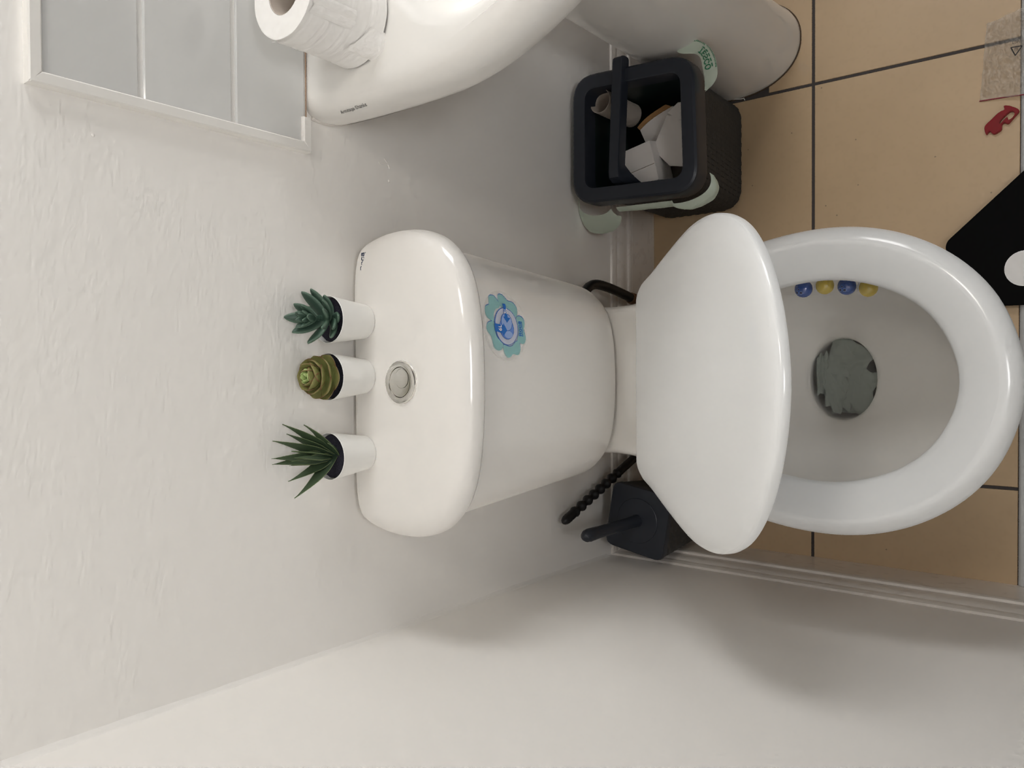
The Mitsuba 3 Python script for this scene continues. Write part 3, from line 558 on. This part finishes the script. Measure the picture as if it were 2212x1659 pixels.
add('caulk', tube([(0.645, -0.003, 0.8262), (0.75, -0.003, 0.8275), (0.9, -0.003, 0.8275), (1.2, -0.003, 0.8275)], 0.0022, 8), 'm_caulk', bas)
add('caulk', tube([(0.645, -0.0075, 0.8284), (0.70, -0.0078, 0.8284), (0.80, -0.0078, 0.8286)], 0.0007, 6), 'm_rust', bas, label='rusty line in the sealant')
add('caulk', tube(smooth_open([(0.6515, -0.002, 0.815), (0.6505, -0.002, 0.795), (0.6540, -0.002, 0.775), (0.6620, -0.002, 0.757), (0.670, -0.002, 0.748)], 16), 0.002, 8), 'm_caulk', bas)

# toilet roll standing on the basin
tro = thing('toilet_roll', 'white quilted toilet roll standing on the basin corner', 'toilet paper')
RC, RR, RH, RZ = np.array([0.7405, -0.0955]), 0.0510, 0.0950, 0.8265
a = np.linspace(0, 2*np.pi, 120, endpoint=False)
def rring(rad, z, wob=0.0): 
    q = rad + wob*(meshkit.fbm(np.c_[np.cos(a)*3+5, np.sin(a)*3, a*0+z*60], 3)-0.5)
    return np.c_[RC[0]+q*np.cos(a), RC[1]+q*np.sin(a), np.full(120, z)]
zs = np.linspace(RZ, RZ+RH, 26); seam = lambda z: 0.0004*abs(math.sin((z-RZ)/0.0085*math.pi))**0.3
add('paper', box(0, 1, 0, 1, 0, 1), 'm_tissue', tro)
scene['toilet_roll__paper'] = mikit.ply(loft([rring(RR-0.001, RZ, 0.001)]+[rring(RR-0.0006+seam(z), z, 0.0022) for z in zs]+[rring(0.0495, RZ+RH+0.0004, 0.0008), rring(0.0272, RZ+RH), rring(0.0266, RZ+RH-0.001), rring(0.0264, RZ+0.002)], True, False), 'm_tissue', smooth=60)
add('cardboard_core', loft([rring(0.0263, RZ+RH-0.0015), rring(0.0256, RZ+RH-0.0018), rring(0.0256, RZ+0.001)], False, False), 'm_tube', tro, smooth=60, label='brown cardboard core')
def sheet(a0, a1, z0, z1, fn, nu=70, nv=40):
    def f(u, v):
        an = a0+(a1-a0)*u; z = z0+(z1-z0)*v; rad, dz = fn(u, v, an, z)
        return np.array([RC[0]+rad*math.cos(an), RC[1]+rad*math.sin(an), z+dz])
    return grid(f, nu, nv)[0]
fb_ = lambda x, y, s: meshkit.fbm(np.array([[x, y, s]]), 3)[0]-0.5
A = math.radians
# the loose outer layer: a wrapped sheet, a folded strip and a torn corner that stands off at the bottom
add('loose_sheet', sheet(A(160), A(330), RZ+0.002, RZ+RH+0.0015, lambda u, v, an, z: (RR+0.0014+0.0012*fb_(u*9, v*9, 2.2)-0.0006*max(0.0, math.sin(v*math.pi*22))**12 + 0.006*max(0, 0.22-v)**1.0*math.exp(-((u-0.35)/0.28)**2)*3 + 0.004*max(0, v-0.95)*20*max(0, 0.5-u), 0.002*fb_(u*6, 3.3, 1.0)), 90, 60), 'm_tissue', tro, smooth=True)
add('loose_sheet', sheet(A(228), A(250), RZ+0.040, RZ+RH-0.002, lambda u, v, an, z: (RR+0.0020+0.0014*abs(math.sin(u*math.pi*2.0))+0.0012*fb_(u*4, v*8, 5.0), 0.004*fb_(u*5, 0.5, 2.0)), 40, 50), 'm_tissue', tro, smooth=True)
add('loose_sheet', sheet(A(205), A(240), RZ-0.0003, RZ+0.026, lambda u, v, an, z: (RR+0.0030+0.009*(1-v)**1.5*math.sin(math.pi*min(1, 0.1+u*0.85))+0.0012*fb_(u*7, v*7, 8.0), (0.016*(0.5-u)+0.004*fb_(u*5, 0.5, 9.0))*v), 50, 30), 'm_tissue', tro, smooth=True)

# ---------------------------------------------------------------- waste bin
bin_ = thing('waste_bin', 'dark grey woven-look plastic waste bin with a bag frame under the basin', 'waste bin')
TQ = np.array([(0.6205, -0.2470), (0.8365, -0.2400), (0.8490, -0.0130), (0.6300, -0.0125)])    # top corners, ccw
BQ = np.array([(0.6430, -0.2000), (0.8410, -0.2000), (0.8410, -0.0250), (0.6430, -0.0250)])
KP = 40
def qring(q, r, n=480):
    o = np.vstack([rquad(q, r, 9)]); o = np.vstack([o, o[:1]]); s = np.r_[0, np.cumsum(np.linalg.norm(np.diff(o, axis=0), axis=1))]
    t = np.linspace(0, s[-1], n, endpoint=False); return np.c_[np.interp(t, s, o[:, 0]), np.interp(t, s, o[:, 1])]
def shrink(q, d): return np.array(Polygon(q).buffer(-d, join_style=2).exterior.coords[:-1])
def fixorder(q, ref):
    q = np.asarray(q); i = np.argmin(np.linalg.norm(q-ref[0], axis=1)); q = np.roll(q, -i, 0)
    return q if np.sum(q[:, 0]*np.roll(q[:, 1], -1)-np.roll(q[:, 0], -1)*q[:, 1]) > 0 else np.roll(q[::-1], 1, 0)
TQi = fixorder(shrink(TQ, 0.012), TQ)
HB, NR = 0.262, 110
rings_ = []
sidx = np.arange(480)
for i in range(NR):
    t = i/(NR-1); z = 0.003+t*(HB-0.003); o = lerp(qring(BQ, 0.040), qring(TQi, 0.038), t)
    row = math.floor(i/2.2); wv = 0.0011*np.sign(np.sin(sidx/480*2*np.pi*40 + (row % 2)*np.pi))*(0.35+0.65*abs(math.sin(i/2.2*math.pi)))
    rings_.append(ring(inset(o, -wv[:, None] if False else 0) + 0, z)); c_ = o.mean(0); dirn = (o-c_)/np.linalg.norm(o-c_, axis=1)[:, None]
    rings_[-1][:, :2] += dirn*wv[:, None]
inn = [ring(inset(lerp(qring(BQ, 0.040), qring(TQi, 0.038), t), 0.0035), 0.006+t*(HB-0.006)) for t in (1, 0.6, 0.3, 0.0)]
add('body', loft(rings_+inn), 'm_weave', bin_, smooth=50, label='woven-look bin wall')
# smooth rim frame
TQn = fixorder(shrink(TQ, 0.026), TQ)
oo, oi = qring(TQ, 0.045, 160), qring(TQn, 0.020, 160)
fr = [(inset(oo, 0.001), 0.243), (oo, 0.247), (oo, 0.271), (inset(oo, 0.0015), 0.2775), (inset(oo, 0.005), 0.2800), (inset(oi, -0.003), 0.2800), (inset(oi, -0.0006), 0.2785), (oi, 0.2755), (oi, 0.246), (inset(oi, -0.002), 0.243)]
add('rim_frame', loft([ring(o, z) for o, z in fr], wrap=True), 'm_navy', bin_, smooth=35, label='smooth navy rim frame')
# carrying bar across the opening
def bar_path(y0):
    return None
hb = []
for x, zt, zb_ in ((0.6560, 0.262, 0.238), (0.6580, 0.278, 0.246), (0.6630, 0.2880, 0.256), (0.672, 0.2905, 0.266), (0.685, 0.2905, 0.2695), (0.76, 0.2905, 0.2695), (0.848, 0.2905, 0.2695), (0.8555, 0.2895, 0.2695), (0.8580, 0.286, 0.272)):
    y0 = -0.0910 - (x-0.66)*0.045
    hb.append([(x, y0, zb_), (x, y0, zt-0.002), (x, y0-0.002, zt), (x, y0-0.0175, zt), (x, y0-0.0195, zt-0.002), (x, y0-0.0195-max(0, (0.685-x))*0.7, zb_)])
add('bag_bar', loft(hb), 'm_navy', bin_, smooth=40, label='bar across the bin opening')
# inner part of the pale liner, its darkness in the bin painted into the colour
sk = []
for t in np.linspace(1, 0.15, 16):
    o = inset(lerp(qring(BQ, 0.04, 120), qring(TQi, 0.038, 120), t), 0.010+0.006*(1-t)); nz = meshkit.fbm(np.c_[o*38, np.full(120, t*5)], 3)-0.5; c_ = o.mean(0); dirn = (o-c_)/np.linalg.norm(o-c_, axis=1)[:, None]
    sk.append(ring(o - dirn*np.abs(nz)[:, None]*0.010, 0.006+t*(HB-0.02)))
add('darkened_liner', loft(sk, False, True), 'm_bag_darkened', bin_, smooth=60, label='inner part of the pale green liner with its dark look painted in')
# pale liner edges folded out over the frame
def flap(pts_top, pts_bot, seed, amp=0.004, nu=26, nv=12):
    Tt, Bb = smooth_open(pts_top, nu), smooth_open(pts_bot, nu); V, f = [], []
    ctr = np.array([0.735, -0.128, 0.2])
    for i in range(nu):
        for j in range(nv):
            v = j/(nv-1); q = lerp(Tt[i], Bb[i], v); d_ = q-ctr; d_[2] = 0; d_ /= np.linalg.norm(d_)
            q = q + d_*(amp*math.sin(math.pi*v) + amp*1.2*(meshkit.fbm(np.array([[i*0.35+seed, v*2.5, seed]]), 3)[0]-0.5)*v)
            V.append(q)
    for i in range(nu-1):
        for j in range(nv-1):
            k_ = i*nv+j; f += [[k_, k_+nv, k_+nv+1], [k_, k_+nv+1, k_+1]]
    return tm(V, f), np.array(V).reshape(nu, nv, 3)
fm, FV = flap([(0.8510, -0.2020, 0.262), (0.8425, -0.2210, 0.261), (0.8350, -0.2390, 0.260), (0.8200, -0.2440, 0.260), (0.8050, -0.2460, 0.258), (0.7815, -0.2460, 0.256)], [(0.8526, -0.2018, 0.265), (0.8617, -0.2186, 0.266), (0.8602, -0.2339, 0.266), (0.8517, -0.2482, 0.265), (0.8388, -0.2611, 0.265), (0.8203, -0.2687, 0.264), (0.8080, -0.2706, 0.263), (0.7948, -0.2687, 0.261), (0.7842, -0.2578, 0.258), (0.7796, -0.2465, 0.254)], 1.0, 0.0015, 40, 14)
f1 = add('liner_flap', fm, 'm_bag', bin_, smooth=True, label='pale green liner corner with green print')
fm2, _ = flap([(0.616, -0.185, 0.248), (0.620, -0.232, 0.248), (0.632, -0.2495, 0.248), (0.655, -0.2505, 0.248)], [(0.612, -0.186, 0.242), (0.606, -0.230, 0.236), (0.622, -0.256, 0.232), (0.652, -0.2530, 0.238)], 2.0, 0.003)
add('liner_flap', fm2, 'm_bag', bin_, smooth=True)
fm3, _ = flap([(0.650, -0.006, 0.247), (0.632, -0.006, 0.247), (0.622, -0.016, 0.247), (0.622, -0.070, 0.247)], [(0.618, -0.006, 0.236), (0.596, -0.007, 0.222), (0.588, -0.030, 0.214), (0.612, -0.078, 0.226)], 3.0, 0.003)
add('liner_flap', fm3, 'm_bag', bin_, smooth=True)
fm4, _ = flap([(0.6235, -0.080, 0.246), (0.6225, -0.12, 0.246), (0.6205, -0.185, 0.246)], [(0.617, -0.082, 0.238), (0.615, -0.12, 0.236), (0.612, -0.186, 0.238)], 4.0, 0.001, 16, 6)
add('liner_flap', fm4, 'm_bag', bin_, smooth=True)
# mirrored green print on the first flap
def on_flap(m, u0_, v0_, su, sv, lift=0.0008):
    b = m.bounds; out = []
    nu, nv = FV.shape[:2]
    for x, y, z in m.vertices:
        u = np.clip(u0_ + x*su, 0, 0.999)*(nu-1); v = np.clip(v0_ - y*sv, 0, 0.999)*(nv-1); i, j = int(u), int(v); fu, fv = u-i, v-j; i2, j2 = min(i+1, nu-1), min(j+1, nv-1)
        q = (FV[i, j]*(1-fu)+FV[i2, j]*fu)*(1-fv) + (FV[i, j2]*(1-fu)+FV[i2, j2]*fu)*fv
        out.append(q + np.array([0.1, -0.25, 0.95])*(lift+z))
    return tm(out, m.faces)
t1 = text('TESCO', 0.010, 0.0003, True)
wd = t1.bounds[1, 0]; add('lettering', on_flap(t1, 0.36, 0.50, 0.34/wd, 0.36/0.010), 'm_green', f1, smooth=False)
dsh = cat_([box(i*0.2, i*0.2+0.13, 0, 0.05, 0, 0.0003) for i in range(5)]); add('dashes', on_flap(dsh, 0.38, 0.66, 0.32, 1.6), 'm_green', f1, smooth=False)
t2 = text('food compost', 0.006, 0.0003, False); wd = t2.bounds[1, 0]; add('lettering', on_flap(t2, 0.24, 0.97, 0.46/wd, 0.15/0.006), 'm_green', f1, smooth=False)

# rubbish in the bin
def obox(c, ax, ay, az, mat, parent=None, **k):
    c, ax, ay, az = map(lambda q: np.array(q, float), (c, ax, ay, az)); m = box(-0.5, 0.5, -0.5, 0.5, -0.5, 0.5, 0.02)
    m.vertices = c + m.vertices[:, :1]*ax + m.vertices[:, 1:2]*ay + m.vertices[:, 2:]*az
    return add(k.pop('name'), m, mat, parent, smooth=False, **k)
tb = thing('cardboard_tube', 'empty toilet roll tube standing at the back of the bin', 'cardboard tube')
tq0, tq1 = np.array([0.8010, -0.0640, 0.165]), np.array([0.8040, -0.0575, 0.260]); ax_ = (tq1-tq0)/np.linalg.norm(tq1-tq0); tl_ = np.linalg.norm(tq1-tq0)
add('wall', lathe([(0.0205, 0.0), (0.0205, tl_), (0.0200, tl_+0.0004), (0.0195, tl_), (0.0195, 0.0)], 40, tq0, ax_), 'm_tube', tb, smooth=40)
cb = thing('carton', 'small white carton tipped open on top of the bin rubbish', 'box')
def panel(name, q, mat, parent, th=0.0012):
    q = np.array(q, float); n_ = np.cross(q[1]-q[0], q[3]-q[0]); n_ /= np.linalg.norm(n_)
    return add(name, loft([q - n_*th/2, q + n_*th/2]), mat, parent, smooth=False)
# carton: top panel with a crease, side and dark opening
e1 = np.array([-0.0175, -0.031, 0.002]); e1c = np.array([-0.062, 0.006, 0.0]) 
def carton(o, a, b, c, parent):
    o, a, b, c = map(lambda q: np.array(q, float), (o, a, b, c))
    panel('top_panel', [o, o+a*0.58, o+a*0.58+b, o+b], 'm_card', parent); panel('top_panel', [o+a*0.595, o+a, o+a+b, o+a*0.595+b], 'm_card', parent)
    panel('side_panel', [o+b, o+a+b, o+a+b+c, o+b+c], 'm_card', parent); panel('side_panel', [o, o+a, o+a+c, o+c], 'm_brown', parent); panel('side_panel', [o+a, o+a+b, o+a+b+c, o+a+c], 'm_card', parent)
    panel('bottom_panel', [o+c, o+a+c, o+a+b+c, o+b+c], 'm_brown', parent)
carton((0.7170, -0.0860, 0.2350), (-0.0660, -0.0170, 0.0), (0.0112, -0.0510, -0.001), (0.006, -0.004, -0.045), cb)
cb2 = thing('carton', 'flattened white carton bent against the front of the bin', 'box')
o = np.array
def bent(p0, p1, d0, d1, sag, mat, name, parent, th=0.0012):
    p0, p1, d0, d1 = map(lambda q: np.array(q, float), (p0, p1, d0, d1))
    def f(u, v): return lerp(lerp(p0, p1, u), lerp(d0, d1, u), v) + np.array([0.0, sag*math.sin(math.pi*u), 0.3*sag*math.sin(math.pi*u)])
    m1, _ = grid(f, 14, 6); n_ = np.array([0.2, 0.5, 0.8]); m2 = m1.copy(); m2.vertices = m1.vertices - n_*th; m2.invert()
    return add(name, cat_([m1, m2]), mat, parent, smooth=True)
bent((0.7613, -0.0988, 0.197), (0.7889, -0.1630, 0.200), (0.7350, -0.1080, 0.190), (0.7250, -0.1700, 0.192), 0.006, 'm_card', 'panel', cb2)
bent((0.7664, -0.0941, 0.1985), (0.7935, -0.1500, 0.2015), (0.7618, -0.0975, 0.196), (0.7890, -0.1600, 0.1985), 0.006, 'm_brown', 'torn_edge', cb2)
cb3 = thing('carton', 'white carton lid wedged at the front edge inside the bin', 'box')
g = extr(Polygon([(0.7704, -0.1600), (0.7560, -0.2050), (0.7105, -0.2120), (0.6800, -0.1930), (0.6856, -0.1652), (0.7186, -0.1334)]), 0.0012); g.apply_translation((0, 0, 0.2145)); add('panel', g, 'm_card', cb3, smooth=False)
g = extr(Polygon([(0.7717, -0.1640), (0.7852, -0.1830), (0.7800, -0.2080), (0.7580, -0.2080), (0.7565, -0.1840)]), 0.0012); g.apply_translation((0, 0, 0.2200)); add('flap', g, 'm_card', cb3, smooth=False)
add('crumpled_card', tissue((0.690, -0.165, 0.175), (0.09, 0.02, -0.02), (0.03, -0.08, -0.02), None, 6.1, 0.02), 'm_darkcard', None, smooth=True, label='dark scrap of card under the cartons in the bin', cat='card')

# ---------------------------------------------------------------- toilet brush
tbk = thing('toilet_brush', 'square dark holder with a round-lidded toilet brush in the corner', 'toilet brush')
HC = np.array([0.0843, -0.0930]); ra = math.radians(-9.5)
def hq(s): 
    q = np.array([(-1, -1), (1, -1), (1, 1), (-1, 1)])*s/2; c_, s_ = math.cos(ra), math.sin(ra)
    return HC + q @ np.array([[c_, s_], [-s_, c_]])
hr = []
for i in range(44):
    t = i/43; z = 0.002+t*0.183; rr_ = qring(hq(lerp(0.092, 0.1130, t)), 0.016, 240); wv = 0.0008*np.sign(np.sin(np.arange(240)/240*2*np.pi*22+(i//2 % 2)*np.pi)); c_ = rr_.mean(0); dn = (rr_-c_)/np.linalg.norm(rr_-c_, axis=1)[:, None]
    hr.append(ring(rr_+dn*wv[:, None], z))
add('holder', loft(hr), 'm_weave', tbk, smooth=50, label='ribbed square holder')
add('collar', loft([ring(qring(hq(0.1150), 0.017, 120), 0.186), ring(qring(hq(0.1160), 0.017, 120), 0.1885), ring(qring(hq(0.1160), 0.017, 120), 0.1970), ring(qring(hq(0.1135), 0.016, 120), 0.2000)]), 'm_navy', tbk, smooth=40)
add('lid_disc', lathe([(0.0395, 0.1995), (0.0395, 0.2012), (0.0385, 0.2020), (0.0, 0.2022)], 64, (HC[0], HC[1], 0)), 'm_navy', tbk, smooth=30)
add('handle', lathe([(0.0115, 0.201), (0.0105, 0.206), (0.0098, 0.23), (0.0098, 0.32), (0.0105, 0.345), (0.0108, 0.352), (0.0100, 0.3595), (0.0075, 0.365), (0.0035, 0.3675), (0.0, 0.368)], 40, (HC[0], HC[1], 0)), 'm_navy', tbk, smooth=60)
# twisted rod leaning in the corner behind the pan
P0, P1 = np.array([0.0907, -0.0205, 0.3225]), np.array([0.2140, -0.0360, 0.025])
tt = np.linspace(0, 1, 150); pth = P0+(P1-P0)*tt[:, None]
rad = np.where(tt < 0.10, 0.0072*np.sqrt(np.clip(1-((0.045-tt)/0.045).clip(0)**2, 0.02, 1)), 0.0066+0.0017*np.sin((tt-0.1)*2*np.pi/0.062))
rad = np.where(tt > 0.55, 0.0068, rad)*1.15
add('twisted_rod', tube(pth, rad, 18), 'm_black', None, smooth=60, label='black twisted rod with a rounded tip leaning behind the toilet', cat='rod')
# water hose behind the tank
ho = thing('water_hose', 'black water hose curving to the wall behind the cistern', 'hose')
add('tube', tube(smooth_open([(0.430, -0.060, 0.330), (0.470, -0.040, 0.290), (0.4960, -0.032, 0.243), (0.4960, -0.032, 0.205), (0.4880, -0.036, 0.160), (0.4790, -0.042, 0.128)], 40), 0.0085, 16), 'm_black', ho, smooth=60)
add('fitting', tube(np.array([(0.4800, -0.041, 0.132), (0.4755, -0.045, 0.113), (0.4700, -0.049, 0.09), (0.466, -0.052, 0.0)]), [0.0105, 0.0105, 0.0095, 0.0095], 14), 'm_brass', ho, smooth=40, label='brown metal fitting')

# ---------------------------------------------------------------- litter on the floor
RO = [(0.7435, -0.6142), (0.7429, -0.6201), (0.7401, -0.6261), (0.7363, -0.6308), (0.7333, -0.6343), (0.7302, -0.6339), (0.7257, -0.6293), (0.7202, -0.6246), (0.7159, -0.6207), (0.7164, -0.6179), (0.7180, -0.6157), (0.7161, -0.6127), (0.7131, -0.6115), (0.7093, -0.6119), (0.7056, -0.6071), (0.7032, -0.6023), (0.7046, -0.5999), (0.7087, -0.5966), (0.7083, -0.5950), (0.7051, -0.5922), (0.7108, -0.5893), (0.7160, -0.5889), (0.7211, -0.5917), (0.7257, -0.5970), (0.7302, -0.6022), (0.7348, -0.6070), (0.7367, -0.6114), (0.7382, -0.6150)]
RI = [(0.7332, -0.6237), (0.7325, -0.6273), (0.7296, -0.6281), (0.7238, -0.6250), (0.7214, -0.6206), (0.7230, -0.6194), (0.7258, -0.6194), (0.7235, -0.6151), (0.7192, -0.6111), (0.7178, -0.6085), (0.7209, -0.6095), (0.7257, -0.6131), (0.7298, -0.6178)]
rp_ = Polygon(smooth_closed(RO, 140, 2e-6), [smooth_closed(RI, 70, 1e-6)]).buffer(0)
rm = cat_([extr(rp_, 0.0055), trimesh.Trimesh()]) if False else extr(rp_, 0.0050)
rm2 = extr(rp_.buffer(-0.0009), 0.0010); rm2.apply_translation((0, 0, 0.0050)); rm.apply_translation((0, 0, 0.0004)); rm2.apply_translation((0, 0, 0.0004))
add('plastic_clip', cat_([rm, rm2]), 'm_red', None, smooth=30, label='torn red plastic clip lying on the beige tiles', cat='clip')
def film(corners, seed, amp, nu, nv, z0=0.0012):
    c = np.array(corners, float)
    def f(u, v):
        q = lerp(lerp(c[0], c[1], u), lerp(c[3], c[2], u), v); h = abs(meshkit.fbm(np.array([[u*11+seed, v*11, seed]]), 3)[0]-0.45)*amp*3 * min(1, 8*min(u, v, 1-u, 1-v)+0.15)
        j = (meshkit.noise(np.array([[u*9, v*9, seed+4]]))[0]-0.5)*0.0015
        return np.array([q[0]+j, q[1]-j, z0+h])
    return grid(f, nu, nv)[0]
zb = thing('zip_bag', 'crumpled clear zip bag with a red seal line lying on the tiles', 'plastic bag')
zc = [(0.8745, -0.5905), (0.7600, -0.5825), (0.7500, -0.6720), (0.8880, -0.6720)]
lift = 0.0085
zm = film(zc, 2.0, 0.008, 90, 80); zm.vertices[:, 2] += np.interp(-zm.vertices[:, 1], [0.60, 0.640, 0.66], [0, lift, lift])
add('film', zm, 'm_film', zb, smooth=True)
add('seal_line', tube([(0.7585, -0.5815, 0.0022), (0.7578, -0.60, 0.0026), (0.7560, -0.625, 0.005), (0.7530, -0.645, 0.0115), (0.7500, -0.672, 0.0115)], 0.0009, 8), 'm_zip', zb, label='thin red seal line')
tri = Polygon([(0, 0), (0.0135, 0), (0.0068, 0.0115)]); tri = tri.buffer(0.0012).difference(tri.buffer(-0.0003))
tri_m = extr(tri, 0.0002)
add('recycling_mark', frame(tri_m, (0.8260, -0.6245, 0.0128), (-0.12, -1, 0.18), (-1, 0.12, 0)), 'm_blackink', zb, smooth=False, label='black triangle mark')
tiny = text('PE', 0.0035, 0.0002); add('lettering', frame(tiny, (0.8215, -0.6280, 0.0130), (-0.12, -1, 0.18), (1, -0.12, 0)), 'm_blackink', zb, smooth=False)
dots = text('LDPE', 0.0035, 0.0002); add('lettering', frame(dots, (0.8315, -0.6255, 0.0128), (-0.12, -1, 0.18), (1, -0.12, 0)), 'm_blackink', zb, smooth=False)
add('plastic_bag', film([(1.02, -0.520), (0.929, -0.528), (0.925, -0.566), (1.02, -0.575)], 5.0, 0.006, 40, 24), 'm_film', None, smooth=True, label='second crumpled clear bag at the picture edge under the basin', cat='plastic bag')
add('film_scrap', film([(0.885, -0.306), (0.872, -0.300), (0.858, -0.318), (0.872, -0.324)], 8.0, 0.0012, 16, 16, 0.0006), 'm_glassfilm', None, smooth=True, label='clear scrap of film beside the pedestal foot', cat='plastic scrap')
add('bent_wire', tube([(0.8475, -0.180, 0.0015), (0.8440, -0.2000, 0.0015), (0.8445, -0.2040, 0.0015), (0.8405, -0.2060, 0.0015)], 0.0009, 8), 'm_paper', None, smooth=60, label='short white bent wire in the bare gap beside the pedestal', cat='wire')
pch = thing('pouch', 'flat black pouch with a white round label lying past the toilet', 'pouch')
pp = Polygon([(0.5430, -0.5370), (0.6660, -0.6690), (0.6660, -0.78), (0.4415, -0.78), (0.4415, -0.555)]).buffer(-0.018).buffer(0.018, 16)
def slab(poly, zs_):
    po = np.array(poly.exterior.segmentize(0.004).coords[:-1])[:, :2]; return po
z1_ = 0.0105
pm1 = extr(pp, 0.006); pm1.apply_translation((0, 0, 0.0088)); pm2 = extr(pp.buffer(-0.0015), 0.0012); pm2.apply_translation((0, 0, 0.0148))
add('body', cat_([pm1, pm2]), 'm_blackcloth', pch, smooth=30)
pl = extr(Point(0.4955, -0.6440).buffer(0.0265, 40), 0.0008); pl.apply_translation((0, 0, 0.0160))
add('round_label', pl, 'm_paper', pch, smooth=False, label='white round label')
lv_ = text('V', 0.016, 0.0003, True); add('lettering', frame(lv_, (0.5100, -0.6450, 0.0169), (0, -1, 0), (1, 0, 0)), 'm_greyink', pch, smooth=False)
